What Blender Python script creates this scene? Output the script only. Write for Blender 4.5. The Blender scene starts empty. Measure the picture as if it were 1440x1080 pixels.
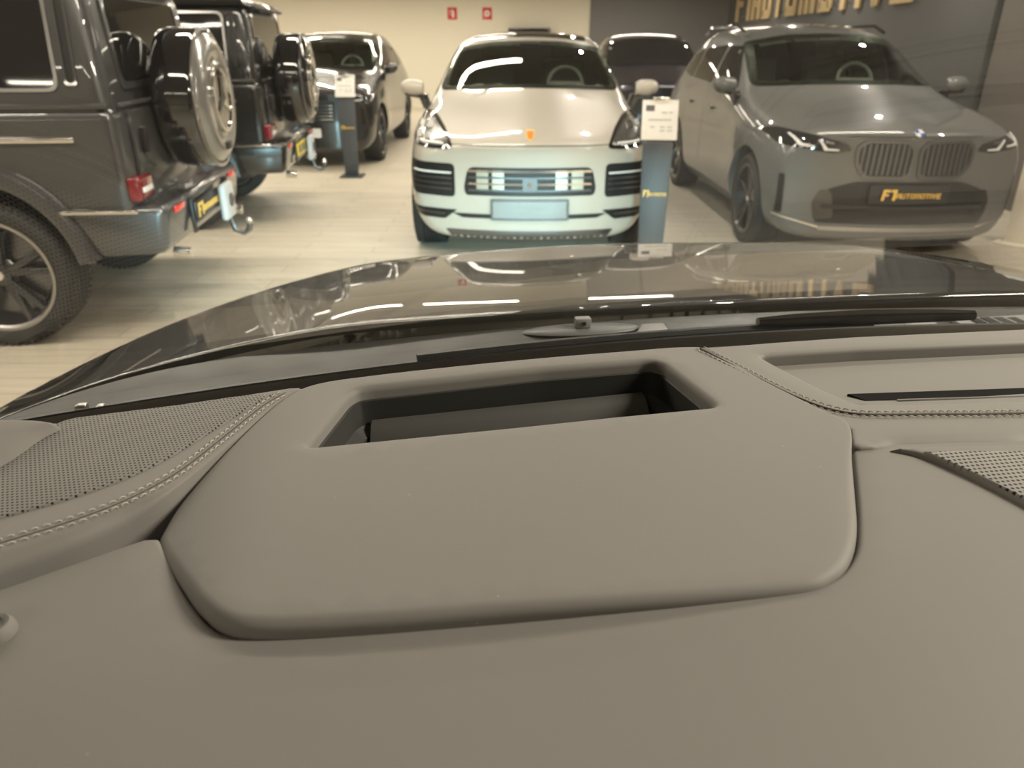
import bpy, bmesh, math, random
from mathutils import Vector, Matrix, noise
from mathutils.bvhtree import BVHTree
from mathutils.geometry import delaunay_2d_cdt
random.seed(4)
SC = bpy.context.scene
COL = SC.collection
PI = math.pi
R = math.radians
sin, cos = math.sin, math.cos

# ------------------------------------------------------------------ camera
F_PX, PITCH, EYE = 1040.0, R(24.7), 1.62
cam_d = bpy.data.cameras.new('camera')
cam = bpy.data.objects.new('camera', cam_d)
COL.objects.link(cam)
cam.location = (0, 0, EYE)
cam.rotation_euler = (PI/2 - PITCH, 0, 0)
cam_d.sensor_width = 36.0
cam_d.lens = F_PX/1440*36
cam_d.clip_start = 0.02
cam_d.clip_end = 100
cam_d.dof.use_dof = True
cam_d.dof.focus_distance = 0.66
cam_d.dof.aperture_fstop = 8.5
SC.camera = cam
SC.view_settings.view_transform = 'Standard'
SC.view_settings.look = 'None'
SC.view_settings.gamma = 1
SC.view_settings.use_curve_mapping = False
SC.view_settings.exposure = 0.0

# ------------------------------------------------------------------ materials
MATS = {}
def mat(name, color=(.5, .5, .5), rough=.5, metal=0.0, coat=0.0, coat_rough=.03, emit=None, strength=0, spec=.5, bump=None):
    if name in MATS: return MATS[name]
    m = bpy.data.materials.new(name); m.use_nodes = True
    nt = m.node_tree; b = nt.nodes['Principled BSDF']
    b.inputs['Base Color'].default_value = (*color, 1)
    b.inputs['Roughness'].default_value = rough
    b.inputs['Metallic'].default_value = metal
    b.inputs['Coat Weight'].default_value = coat
    b.inputs['Coat Roughness'].default_value = coat_rough
    b.inputs['Specular IOR Level'].default_value = spec
    if emit:
        b.inputs['Emission Color'].default_value = (*emit, 1)
        b.inputs['Emission Strength'].default_value = strength
    if bump:
        tc = nt.nodes.new('ShaderNodeTexCoord'); n = nt.nodes.new('ShaderNodeTexNoise'); bp = nt.nodes.new('ShaderNodeBump')
        n.inputs['Scale'].default_value = bump[0]; n.inputs['Detail'].default_value = 3
        bp.inputs['Strength'].default_value = bump[1]; bp.inputs['Distance'].default_value = bump[2]
        nt.links.new(tc.outputs['Object'], n.inputs['Vector']); nt.links.new(n.outputs['Fac'], bp.inputs['Height'])
        nt.links.new(bp.outputs['Normal'], b.inputs['Normal'])
    MATS[name] = m
    return m

def glass(name, tint=(1, 1, 1), f0=.04, rough=0.0, gain=1.0):
    if name in MATS: return MATS[name]
    m = bpy.data.materials.new(name); m.use_nodes = True
    nt = m.node_tree; N = nt.nodes; L = nt.links; N.clear()
    out = N.new('ShaderNodeOutputMaterial'); mix = N.new('ShaderNodeMixShader')
    tr = N.new('ShaderNodeBsdfTransparent'); gl = N.new('ShaderNodeBsdfGlossy')
    tr.inputs[0].default_value = (*tint, 1); gl.inputs['Roughness'].default_value = rough
    ge = N.new('ShaderNodeNewGeometry'); dot = N.new('ShaderNodeVectorMath'); dot.operation = 'DOT_PRODUCT'
    L.new(ge.outputs['Normal'], dot.inputs[0]); L.new(ge.outputs['Incoming'], dot.inputs[1])
    def mth(op, a, b=None):
        n = N.new('ShaderNodeMath'); n.operation = op
        for i, v in enumerate((a, b)):
            if v is None: continue
            if isinstance(v, (int, float)): n.inputs[i].default_value = v
            else: L.new(v, n.inputs[i])
        return n.outputs[0]
    c = mth('ABSOLUTE', dot.outputs['Value'])
    p = mth('POWER', mth('SUBTRACT', 1.0, c), 5.0)
    f = mth('MULTIPLY', mth('ADD', mth('MULTIPLY', p, 1-f0), f0), gain)
    L.new(f, mix.inputs[0]); L.new(tr.outputs[0], mix.inputs[1]); L.new(gl.outputs[0], mix.inputs[2])
    L.new(mix.outputs[0], out.inputs[0])
    MATS[name] = m
    return m

def perforated(name, base, hole, pitch, rad, rough=.6):
    if name in MATS: return MATS[name]
    m = bpy.data.materials.new(name); m.use_nodes = True
    nt = m.node_tree; N = nt.nodes; L = nt.links; b = N['Principled BSDF']
    tc = N.new('ShaderNodeTexCoord'); sp = N.new('ShaderNodeSeparateXYZ'); L.new(tc.outputs['Object'], sp.inputs[0])
    def mth(op, a, bb=None, cc=None):
        n = N.new('ShaderNodeMath'); n.operation = op
        for i, v in enumerate((a, bb, cc)):
            if v is None: continue
            if isinstance(v, (int, float)): n.inputs[i].default_value = v
            else: L.new(v, n.inputs[i])
        return n.outputs[0]
    u = mth('DIVIDE', sp.outputs[0], pitch); v = mth('DIVIDE', sp.outputs[1], pitch*1.15)
    row = mth('FLOOR', v)
    u = mth('ADD', u, mth('MULTIPLY', mth('MODULO', row, 2.0), .5))
    fx = mth('SUBTRACT', mth('FRACT', u), .5); fy = mth('MULTIPLY', mth('SUBTRACT', mth('FRACT', v), .5), 1.15)
    d = mth('SQRT', mth('ADD', mth('MULTIPLY', fx, fx), mth('MULTIPLY', fy, fy)))
    mr = N.new('ShaderNodeMapRange'); L.new(d, mr.inputs[0])
    mr.inputs[1].default_value = rad-.06; mr.inputs[2].default_value = rad+.06
    mx = N.new('ShaderNodeMix'); mx.data_type = 'RGBA'
    L.new(mr.outputs[0], mx.inputs['Factor']); mx.inputs['A'].default_value = (*hole, 1); mx.inputs['B'].default_value = (*base, 1)
    L.new(mx.outputs['Result'], b.inputs['Base Color'])
    bp = N.new('ShaderNodeBump'); bp.inputs['Distance'].default_value = .0006; bp.inputs['Strength'].default_value = .6
    L.new(mr.outputs[0], bp.inputs['Height']); L.new(bp.outputs[0], b.inputs['Normal'])
    b.inputs['Roughness'].default_value = rough
    b.inputs['Specular IOR Level'].default_value = .25
    MATS[name] = m
    return m

def floor_mat():
    m = bpy.data.materials.new('floor_tiles'); m.use_nodes = True
    nt = m.node_tree; N = nt.nodes; L = nt.links; b = N['Principled BSDF']
    tc = N.new('ShaderNodeTexCoord'); br = N.new('ShaderNodeTexBrick'); L.new(tc.outputs['Object'], br.inputs[0])
    br.inputs['Color1'].default_value = (.63, .565, .455, 1); br.inputs['Color2'].default_value = (.58, .52, .42, 1)
    br.inputs['Mortar'].default_value = (.44, .39, .31, 1); br.inputs['Scale'].default_value = 1
    br.inputs['Mortar Size'].default_value = .006; br.inputs['Brick Width'].default_value = 1.2; br.inputs['Row Height'].default_value = .2
    no = N.new('ShaderNodeTexNoise'); mp = N.new('ShaderNodeMapping'); mp.inputs['Scale'].default_value = (1.2, 14, 1)
    L.new(tc.outputs['Object'], mp.inputs[0]); L.new(mp.outputs[0], no.inputs['Vector']); no.inputs['Scale'].default_value = 1.6; no.inputs['Detail'].default_value = 5
    mx = N.new('ShaderNodeMix'); mx.data_type = 'RGBA'; mx.blend_type = 'SOFT_LIGHT'; mx.inputs['Factor'].default_value = .55
    L.new(br.outputs['Color'], mx.inputs['A']); L.new(no.outputs['Fac'], mx.inputs['B']); L.new(mx.outputs['Result'], b.inputs['Base Color'])
    b.inputs['Roughness'].default_value = .42; b.inputs['Specular IOR Level'].default_value = .35
    return m

LEATHER = mat('dash_leather', (.20, .192, .18), .62, spec=.3, bump=(900, .12, .0006))
LEATHER_SOFT = mat('dash_soft_plastic', (.195, .187, .175), .66, spec=.28, bump=(1400, .15, .0005))
PERF = perforated('perforated_leather', (.20, .192, .18), (.010, .015, .014), .0030, .27)
PERF2 = perforated('speaker_perforation', (.26, .25, .235), (.012, .011, .01), .0038, .30)
def add_dust(m):
    nt = m.node_tree; N = nt.nodes; L = nt.links; b = N['Principled BSDF']
    tc = N.new('ShaderNodeTexCoord'); vo = N.new('ShaderNodeTexVoronoi'); vo.inputs['Scale'].default_value = 62
    L.new(tc.outputs['Object'], vo.inputs['Vector'])
    mr = N.new('ShaderNodeMapRange'); L.new(vo.outputs['Distance'], mr.inputs[0])
    mr.inputs[1].default_value = .018; mr.inputs[2].default_value = .035; mr.inputs[3].default_value = .55; mr.inputs[4].default_value = 0
    gt = N.new('ShaderNodeMath'); gt.operation = 'GREATER_THAN'; gt.inputs[1].default_value = .62
    sp = N.new('ShaderNodeSeparateColor'); L.new(vo.outputs['Color'], sp.inputs[0]); L.new(sp.outputs[0], gt.inputs[0])
    mu = N.new('ShaderNodeMath'); mu.operation = 'MULTIPLY'; L.new(gt.outputs[0], mu.inputs[0]); L.new(mr.outputs[0], mu.inputs[1])
    mx = N.new('ShaderNodeMix'); mx.data_type = 'RGBA'; L.new(mu.outputs[0], mx.inputs['Factor'])
    mx.inputs['A'].default_value = b.inputs['Base Color'].default_value; mx.inputs['B'].default_value = (.62, .60, .56, 1)
    L.new(mx.outputs['Result'], b.inputs['Base Color'])
add_dust(LEATHER); add_dust(LEATHER_SOFT)
THREAD = mat('stitch_thread', (.42, .38, .33), .6)
THREAD_D = mat('seam_thread_dark', (.05, .045, .04), .7)
CAVITY = mat('cavity_plastic', (.03, .03, .028), .55)
CAVITY_L = mat('cavity_ledge', (.06, .06, .057), .5)
BLACK = mat('black_plastic', (.006, .006, .006), .45)
GLOSSB = mat('gloss_black', (.008, .008, .009), .08, coat=1)
RUBBER = mat('tyre_rubber', (.022, .021, .02), .75)
CHROME = mat('chrome', (.75, .73, .7), .12, 1)
SILVER = mat('alloy_silver', (.42, .41, .4), .28, 1)
DARKALLOY = mat('alloy_dark', (.045, .045, .047), .3, .6, coat=.6)
GUNMETAL = mat('gunmetal', (.16, .16, .165), .3, .9)
RED = mat('tail_red', (.17, .003, .008), .12, coat=1)
REDREF = mat('reflector_red', (.8, .03, .02), .2, coat=1)
WHITEP = mat('white_plastic', (.78, .78, .76), .35)
GOLD = mat('gold_lettering', (.86, .55, .12), .35, emit=None)
PLATEB = mat('plate_black', (.02, .02, .022), .35)
YEL = mat('plate_yellow', (.85, .62, .02), .4)
SHEET = mat('paper_sheet', (.86, .84, .8), .5)
INK = mat('printed_ink', (.12, .12, .13), .6)
INKL = mat('printed_grey', (.55, .54, .52), .6)
POSTD = mat('stand_dark_panel', (.055, .06, .066), .5)
CREAM = mat('stand_cream_panel', (.78, .72, .6), .45)
DARKIN = mat('cabin_dark', (.15, .15, .14), .7)
COWL = mat('cowl_plastic', (.055, .055, .053), .42)
COWL_L = mat('cowl_light_plastic', (.24, .24, .24), .45)
BLUEP = mat('badge_blue', (.03, .12, .4), .2, coat=1)
ORANGE = mat('crest_orange', (.75, .22, .02), .35, coat=.6)
PLATEG = mat('plate_grey_film', (.27, .29, .285), .28, .2, bump=(60, .5, .004))
LENS = glass('lamp_lens', (.75, .78, .8), .05)
TINT = glass('tinted_glass', (.78, .82, .77), .05, 0, 1.0)
TINT_D = mat('privacy_glass', (.012, .012, .012), .03, 0, spec=.6)
WSGLASS = glass('windscreen_glass', (.985, .99, .985), .04, 0, .35)

P_GREY = mat('paint_graphite', (.06, .06, .061), .35, .4, coat=1)
P_BLACK = mat('paint_black', (.006, .006, .006), .25, 0, coat=1)
P_CREAM = mat('paint_cream', (.44, .405, .345), .38, 0, coat=1)
P_STEEL = mat('paint_steel_grey', (.125, .125, .12), .38, .12, coat=.75, spec=.05)
P_DARK = mat('paint_black_pearl', (.01, .009, .009), .25, 0.2, coat=1)
P_NAVY = mat('paint_midnight_blue', (.008, .007, .02), .3, .2, coat=1)
P_HOOD = mat('paint_anthracite', (.012, .0125, .012), .4, 0, coat=1, coat_rough=.012, spec=.05)

# ------------------------------------------------------------------ scene helpers
def link(o, parent=None):
    COL.objects.link(o)
    if parent is not None: o.parent = parent
    return o
def tag(o, label=None, cat=None, group=None, kind=None):
    if label: o['label'] = label
    if cat: o['category'] = cat
    if group: o['group'] = group
    if kind: o['kind'] = kind
    return o
def thing(name, label, cat, loc=(0, 0, 0), rz=0, group=None):
    o = bpy.data.objects.new(name, None); link(o)
    o.empty_display_size = .2
    o.location = loc; o.rotation_euler = (0, 0, rz)
    return tag(o, label, cat, group)
def mobj(name, me, m, parent=None, smooth=True, angle=40):
    o = bpy.data.objects.new(name, me)
    if m is not None:
        me.materials.clear()
        for x in (m if isinstance(m, (list, tuple)) else [m]): me.materials.append(x)
    link(o, parent)
    if smooth and len(me.polygons):
        me.polygons.foreach_set('use_smooth', [True]*len(me.polygons))
        try: me.set_sharp_from_angle(angle=R(angle))
        except Exception: pass
    return o

class MB:
    def __init__(s): s.v = []; s.f = []
    def add(s, vs, fs):
        b = len(s.v); s.v += [tuple(p) for p in vs]; s.f += [tuple(i+b for i in f) for f in fs]; return s
    def box(s, c, d, rot=None):
        vs = [Vector((sx*d[0]/2, sy*d[1]/2, sz*d[2]/2)) for sx in (-1, 1) for sy in (-1, 1) for sz in (-1, 1)]
        if rot is not None: vs = [rot @ v for v in vs]
        vs = [v+Vector(c) for v in vs]
        return s.add(vs, [(0, 1, 3, 2), (4, 6, 7, 5), (0, 4, 5, 1), (2, 3, 7, 6), (0, 2, 6, 4), (1, 5, 7, 3)])
    def hexa(s, p8):  # bottom 4 (ccw) then top 4
        return s.add(p8, [(3, 2, 1, 0), (4, 5, 6, 7), (0, 1, 5, 4), (1, 2, 6, 5), (2, 3, 7, 6), (3, 0, 4, 7)])
    def tube(s, pts, r, n=8, cap=True, flat=1.0):
        pts = [Vector(p) for p in pts]; rings = []
        prev = None
        for i, p in enumerate(pts):
            t = (pts[min(i+1, len(pts)-1)]-pts[max(i-1, 0)]).normalized()
            if prev is None:
                a = Vector((0, 0, 1)) if abs(t.z) < .9 else Vector((1, 0, 0))
                u = t.cross(a).normalized()
            else: u = (prev - t*prev.dot(t)).normalized()
            prev = u; w = t.cross(u)
            rr = r[i] if isinstance(r, (list, tuple)) else r
            rings.append([p + u*cos(2*PI*k/n)*rr + w*sin(2*PI*k/n)*rr*flat for k in range(n)])
        vs = [v for g in rings for v in g]; fs = []
        for i in range(len(pts)-1):
            for k in range(n): fs.append((i*n+k, i*n+(k+1) % n, (i+1)*n+(k+1) % n, (i+1)*n+k))
        if cap: fs.append(tuple(range(n-1, -1, -1))); fs.append(tuple((len(pts)-1)*n+k for k in range(n)))
        return s.add(vs, fs)
    def lathe(s, prof, n=48, axis='Y', c=(0, 0, 0)):  # prof: (radius, along)
        vs = []; fs = []
        for (r, a) in prof:
            for k in range(n):
                t = 2*PI*k/n
                if axis == 'Y': vs.append((c[0]+r*cos(t), c[1]+a, c[2]+r*sin(t)))
                elif axis == 'X': vs.append((c[0]+a, c[1]+r*cos(t), c[2]+r*sin(t)))
                else: vs.append((c[0]+r*cos(t), c[1]+r*sin(t), c[2]+a))
        for i in range(len(prof)-1):
            for k in range(n): fs.append((i*n+k, i*n+(k+1) % n, (i+1)*n+(k+1) % n, (i+1)*n+k))
        return s.add(vs, fs)
    def prism(s, poly, d, plane='YZ', at=0.0):  # polygon extruded along the plane normal from at to at+d
        n = len(poly)
        def P(p, h):
            return {'YZ': (h, p[0], p[1]), 'XZ': (p[0], h, p[1]), 'XY': (p[0], p[1], h)}[plane]
        vs = [P(p, at) for p in poly]+[P(p, at+d) for p in poly]
        fs = [tuple(range(n-1, -1, -1)), tuple(range(n, 2*n))]+[(i, (i+1) % n, n+(i+1) % n, n+i) for i in range(n)]
        return s.add(vs, fs)
    def mesh(s, name, bev=0, seg=2, angle=30):
        me = bpy.data.meshes.new(name); me.from_pydata(s.v, [], s.f); me.update()
        bm = bmesh.new(); bm.from_mesh(me)
        bmesh.ops.recalc_face_normals(bm, faces=bm.faces)
        if bev:
            es = [e for e in bm.edges if len(e.link_faces) == 2 and e.calc_face_angle(0) > R(angle)]
            bmesh.ops.bevel(bm, geom=es, offset=bev, segments=seg, profile=.5, affect='EDGES', clamp_overlap=True)
        bm.to_mesh(me); bm.free(); return me
    def obj(s, name, m, parent=None, bev=0, seg=2, smooth=True, angle=40, bangle=30):
        return mobj(name, s.mesh(name, bev, seg, bangle), m, parent, smooth, angle)

def rpoly(pts, r, n=4):
    out = []; N = len(pts)
    for i in range(N):
        p = Vector(pts[i][:2]); a = Vector(pts[i-1][:2])-p; b = Vector(pts[(i+1) % N][:2])-p
        rr = r[i] if isinstance(r, (list, tuple)) else r
        q = min(rr, a.length*.45, b.length*.45)
        if q <= 1e-6: out.append(tuple(p)); continue
        p0 = p+a.normalized()*q; p1 = p+b.normalized()*q
        for k in range(n+1):
            t = k/n; out.append(tuple((p0*(1-t)+p*t)*(1-t)+(p*(1-t)+p1*t)*t))
    return out
def mir(pts): return [(-y, z) for y, z in reversed(pts)]
def inside(p, poly):
    x, y = p; c = False; j = len(poly)-1
    for i in range(len(poly)):
        xi, yi = poly[i]; xj, yj = poly[j]
        if (yi > y) != (yj > y) and x < (xj-xi)*(y-yi)/(yj-yi)+xi: c = not c
        j = i
    return c
def dens(poly, s):
    out = []
    for i in range(len(poly)):
        a = Vector(poly[i]); b = Vector(poly[(i+1) % len(poly)]); k = max(1, int(math.ceil((b-a).length/s)))
        for j in range(k): out.append(tuple(a+(b-a)*j/k))
    return out
def area2(poly): return sum(poly[i-1][0]*poly[i][1]-poly[i][0]*poly[i-1][1] for i in range(len(poly)))
def segdist(p, poly):
    best = 9; px, py = p
    for i in range(len(poly)):
        ax, ay = poly[i-1]; bx, by = poly[i]
        dx, dy = bx-ax, by-ay; L = dx*dx+dy*dy
        t = 0 if L == 0 else max(0, min(1, ((px-ax)*dx+(py-ay)*dy)/L))
        d = (px-ax-t*dx)**2+(py-ay-t*dy)**2
        if d < best: best = d
    return math.sqrt(best) if best < 9 else 9
def cdt(poly, holes, s, rings=(), hrings=()):
    """triangulate polygon with holes and inner points; returns verts2d, tris, n boundary verts of poly and each hole"""
    vs = []; es = []; bounds = []
    for q in [poly]+list(holes):
        b = len(vs); vs += [Vector(p) for p in q]; es += [(b+i, b+(i+1) % len(q)) for i in range(len(q))]; bounds.append((b, len(q)))
    def ok(p, dmin):
        if not inside(p, poly): return False
        if any(inside(p, h) for h in holes): return False
        return segdist(p, poly) >= dmin and all(segdist(p, h) >= dmin for h in holes)
    extra = []
    for q, rg, sg in [(poly, rings, 1)]+[(h, hrings, -1) for h in holes]:
        o = 1 if area2(q) > 0 else -1
        for d in rg:
            for i in range(len(q)):
                a = Vector(q[i-1]); b = Vector(q[i]); c = Vector(q[(i+1) % len(q)])
                t = (c-a)
                if t.length < 1e-9: continue
                nrm = Vector((-t.y, t.x)).normalized()*o*sg
                p = b+nrm*d
                if ok((p.x, p.y), d*.93): extra.append(p)
    mrg = max(list(rings)+list(hrings)+[0])
    xs = [p[0] for p in poly]; ys = [p[1] for p in poly]
    x = min(xs)+s*.5; row = 0
    while x < max(xs):
        y = min(ys)+(s*.5 if row % 2 else s*.15)
        while y < max(ys):
            if ok((x, y), max(s*.35, mrg+s*.3)): extra.append(Vector((x, y)))
            y += s
        x += s*.87; row += 1
    nb = len(vs)
    V, E_, Fc, ov, oe, of = delaunay_2d_cdt(vs+extra, es, [], 1 if not holes else 0, 1e-7)
    tris = []
    for f in Fc:
        c = sum((V[i] for i in f), Vector((0, 0)))/len(f)
        if inside((c.x, c.y), poly) and not any(inside((c.x, c.y), h) for h in holes): tris.append(tuple(f))
    return [tuple(v) for v in V], tris

def patch(name, bvh, poly, m, parent, axis='+x', off=.003, th=.006, s=.05, hole=None, start=None, follow=True):
    """a shaped plate laid on the car body: poly is seen along the axis (x: (y,z); y: (x,z); z: (x,y))"""
    poly = dens(poly, s)
    holes = [dens(hole, s)] if hole else []
    V, T = cdt(poly, holes, s)
    ax = axis[1]; sg = 1 if axis[0] == '+' else -1
    def P(p, h): return {'x': Vector((h, p[0], p[1])), 'y': Vector((p[0], h, p[1])), 'z': Vector((p[0], p[1], h))}[ax]
    D = P((0, 0), -sg)
    st = start if start is not None else {'x': 1.0, 'y': 2.0, 'z': 3.0}[ax]*sg
    hits = []
    for p in V:
        loc, nrm, i, d = bvh.ray_cast(P(p, st), D, 12)
        hits.append((loc, nrm) if loc is not None else None)
    good = [(p, h) for p, h in zip(V, hits) if h]
    if not good: return None
    pts = []; nr = []
    for p, h in zip(V, hits):
        if h is None:
            q, h2 = min(good, key=lambda g: (g[0][0]-p[0])**2+(g[0][1]-p[1])**2)
            k = {'x': 0, 'y': 1, 'z': 2}[ax]
            loc = P(p, h2[0][k]); n = h2[1]
        else: loc, n = h
        n = n if n.dot(D) < 0 else -n
        dirn = (n*.7 - D*.3).normalized() if follow else -D
        pts.append(loc); nr.append(dirn)
    n0 = len(V)
    vs = [p+n*off for p, n in zip(pts, nr)]+[p+n*(off-th) for p, n in zip(pts, nr)]
    cnt = {}
    for t in T:
        for i in range(len(t)):
            a, b = t[i], t[(i+1) % len(t)]; cnt[(a, b)] = 1
    fs = [t for t in T]+[tuple(i+n0 for i in reversed(t)) for t in T]
    for (a, b) in cnt:
        if (b, a) not in cnt: fs.append((b, a, a+n0, b+n0))
    me = bpy.data.meshes.new(name); me.from_pydata(vs, [], fs); me.update()
    bm = bmesh.new(); bm.from_mesh(me); bmesh.ops.recalc_face_normals(bm, faces=bm.faces); bm.to_mesh(me); bm.free()
    return mobj(name, me, m, parent, True, 50)

def slab(name, poly, fz, m, parent, r=.01, depth=.03, s=.02, holes=(), hr=.005, hdepth=.02, bs=.008, rf=None):
    """a padded panel: top surface z=fz(x,y) rounded off towards its outline, with side walls"""
    poly = dens(poly, bs); holes = [dens(h, bs) for h in holes]
    rg = [r*q for q in (.08, .3, .6, 1.0)] if not rf else [r*q for q in (.05, .15, .3, .6, 1.0)]; hg = [hr*q for q in (.1, .4, 1.0)]
    V, T = cdt(poly, holes, s, rg, hg)
    vs = []
    for p in V:
        d = segdist(p, poly); z = fz(*p)
        rl = rf(*p) if rf else r
        if d < rl: z -= rl-math.sqrt(max(0, rl*rl-(rl-d)**2))
        for h in holes:
            dh = segdist(p, h)
            if dh < hr: z -= hr-math.sqrt(max(0, hr*hr-(hr-dh)**2))
        vs.append((p[0], p[1], z))
    cnt = {}
    for t in T:
        for i in range(len(t)): cnt[(t[i], t[(i+1) % len(t)])] = 1
    fs = list(T); low = {}
    def lo(i):
        if i not in low:
            x, y, z = vs[i]; dd = hdepth if any(segdist((x, y), h) < 1e-5 for h in holes) else depth
            low[i] = len(vs); vs.append((x, y, z-dd))
        return low[i]
    for (a, b) in list(cnt):
        if (b, a) not in cnt: fs.append((b, a, lo(a), lo(b)))
    me = bpy.data.meshes.new(name); me.from_pydata(vs, [], fs); me.update()
    bm = bmesh.new(); bm.from_mesh(me); bmesh.ops.recalc_face_normals(bm, faces=bm.faces)
    up = sum(f.normal.z*f.calc_area() for f in bm.faces)
    if up < 0: bmesh.ops.reverse_faces(bm, faces=bm.faces)
    bm.to_mesh(me); bm.free()
    return mobj(name, me, m, parent, True, 60)

# block lettering: strokes on a unit-high grid
def glyph(c, w=.62, t=.2):
    B = lambda x0, y0, x1, y1: [(x0, y0), (x1, y0), (x1, y1), (x0, y1)]
    D = {'A': [B(0, 0, t, 1), B(w-t, 0, w, 1), B(t, 1-t, w-t, 1), B(t, .34, w-t, .34+t*.8)],
         'U': [B(0, .06, t, 1), B(w-t, .06, w, 1), B(.04, 0, w-.04, t)],
         'T': [B(0, 1-t, w, 1), B(w/2-t/2, 0, w/2+t/2, 1-t)],
         'O': [B(0, .06, t, .94), B(w-t, .06, w, .94), B(.04, 0, w-.04, t), B(.04, 1-t, w-.04, 1)],
         'M': [B(0, 0, t*.85, 1), B(w*.62-t*.42, 0, w*.62+t*.42, 1), B(w*1.24-t*.85, 0, w*1.24, 1), B(0, 1-t, w*1.24, 1)],
         'I': [B(0, 0, t, 1)],
         'V': [[(0, 1), (w/2-t*.45, 0), (w/2+t*.3, 0), (t, 1)], [(w-t, 1), (w/2-t*.3, 0), (w/2+t*.45, 0), (w, 1)]],
         'E': [B(0, 0, t, 1), B(t, 0, w, t), B(t, 1-t, w, 1), B(t, .5-t*.4, w*.9, .5+t*.4)],
         'F': [B(0, 0, t, 1), B(t, 1-t, w, 1), B(t, .5-t*.4, w*.85, .5+t*.4)],
         '1': [B(w*.38, 0, w*.38+t*1.1, 1), B(0, 1-t, w*.4, 1)]}
    return D[c], {'M': w*1.24, 'I': t, '1': w*.38+t*1.1}.get(c, w)
def lettering(text, h, t=.2, w=.62, gap=.13, shear=0):
    """list of stroke polygons (u,v) with text height h, and total width"""
    x = 0; out = []
    for c in text:
        if c == ' ': x += .3; continue
        st, gw = glyph(c, w, t)
        for p in st: out.append([((x+a+shear*b)*h, b*h) for a, b in p])
        x += gw+gap
    return out, (x-gap)*h

# ------------------------------------------------------------------ car building
def lattice(stations, nc=6, lvl=3, name='body'):
    K = len(stations[0][3]); n = len(stations); idx = {}; vs = []
    def V(i, j, k):
        key = (i, j, k)
        if key not in idx:
            x, sw, cr, pr = stations[i]; t = j/nc*2-1; y, z = pr[k]
            z2 = z+cr*(1-t*t)*((k/(K-1))**6)
            yy = y*t
            idx[key] = len(vs); vs.append((x-sw*yy*yy, yy, z2))
        return idx[key]
    fs = []
    for i in range(n-1):
        for k in range(K-1):
            fs.append((V(i, 0, k), V(i+1, 0, k), V(i+1, 0, k+1), V(i, 0, k+1)))
            fs.append((V(i, nc, k), V(i, nc, k+1), V(i+1, nc, k+1), V(i+1, nc, k)))
        for j in range(nc):
            fs.append((V(i, j, K-1), V(i+1, j, K-1), V(i+1, j+1, K-1), V(i, j+1, K-1)))
            fs.append((V(i, j, 0), V(i, j+1, 0), V(i+1, j+1, 0), V(i+1, j, 0)))
    for i in (0, n-1):
        for j in range(nc):
            for k in range(K-1):
                q = (V(i, j, k), V(i, j+1, k), V(i, j+1, k+1), V(i, j, k+1))
                fs.append(q if i == 0 else q[::-1])
    me = bpy.data.meshes.new(name); me.from_pydata(vs, [], fs); me.update()
    bm = bmesh.new(); bm.from_mesh(me); bmesh.ops.recalc_face_normals(bm, faces=bm.faces); bm.to_mesh(me); bm.free()
    o = bpy.data.objects.new('tmp', me); COL.objects.link(o)
    md = o.modifiers.new('s', 'SUBSURF'); md.levels = md.render_levels = lvl
    dg = bpy.context.evaluated_depsgraph_get(); dg.update()
    out = bpy.data.meshes.new_from_object(o.evaluated_get(dg))
    bpy.data.objects.remove(o)
    return out

def carve(me, cutters, mats):
    """wheel wells cut out of the body mesh"""
    o = bpy.data.objects.new('tmp', me); COL.objects.link(o)
    me.materials.clear(); me.materials.append(mats[0]); me.materials.append(mats[1])
    tmp = []
    for (x, y0, y1, z, r) in cutters:
        mb = MB(); N = 40
        vs = [(x+r*cos(2*PI*k/N), y, z+r*sin(2*PI*k/N)) for y in (y0, y1) for k in range(N)]
        mb.add(vs, [tuple(range(N)), tuple(range(2*N-1, N-1, -1))]+[(k, (k+1) % N, N+(k+1) % N, N+k) for k in range(N)])
        cm = mb.mesh('cut'); cm.materials.append(mats[0]); cm.materials.append(mats[1])
        cm.polygons.foreach_set('material_index', [1]*len(cm.polygons))
        c = bpy.data.objects.new('cut', cm); COL.objects.link(c); tmp.append(c)
        b = o.modifiers.new('b', 'BOOLEAN'); b.operation = 'DIFFERENCE'; b.object = c; b.solver = 'EXACT'
        c.hide_render = True
    dg = bpy.context.evaluated_depsgraph_get(); dg.update()
    out = bpy.data.meshes.new_from_object(o.evaluated_get(dg))
    for c in tmp: bpy.data.objects.remove(c)
    bpy.data.objects.remove(o)
    return out

def bvh_of(me):
    return BVHTree.FromPolygons([v.co.copy() for v in me.vertices], [tuple(p.vertices) for p in me.polygons])

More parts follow.
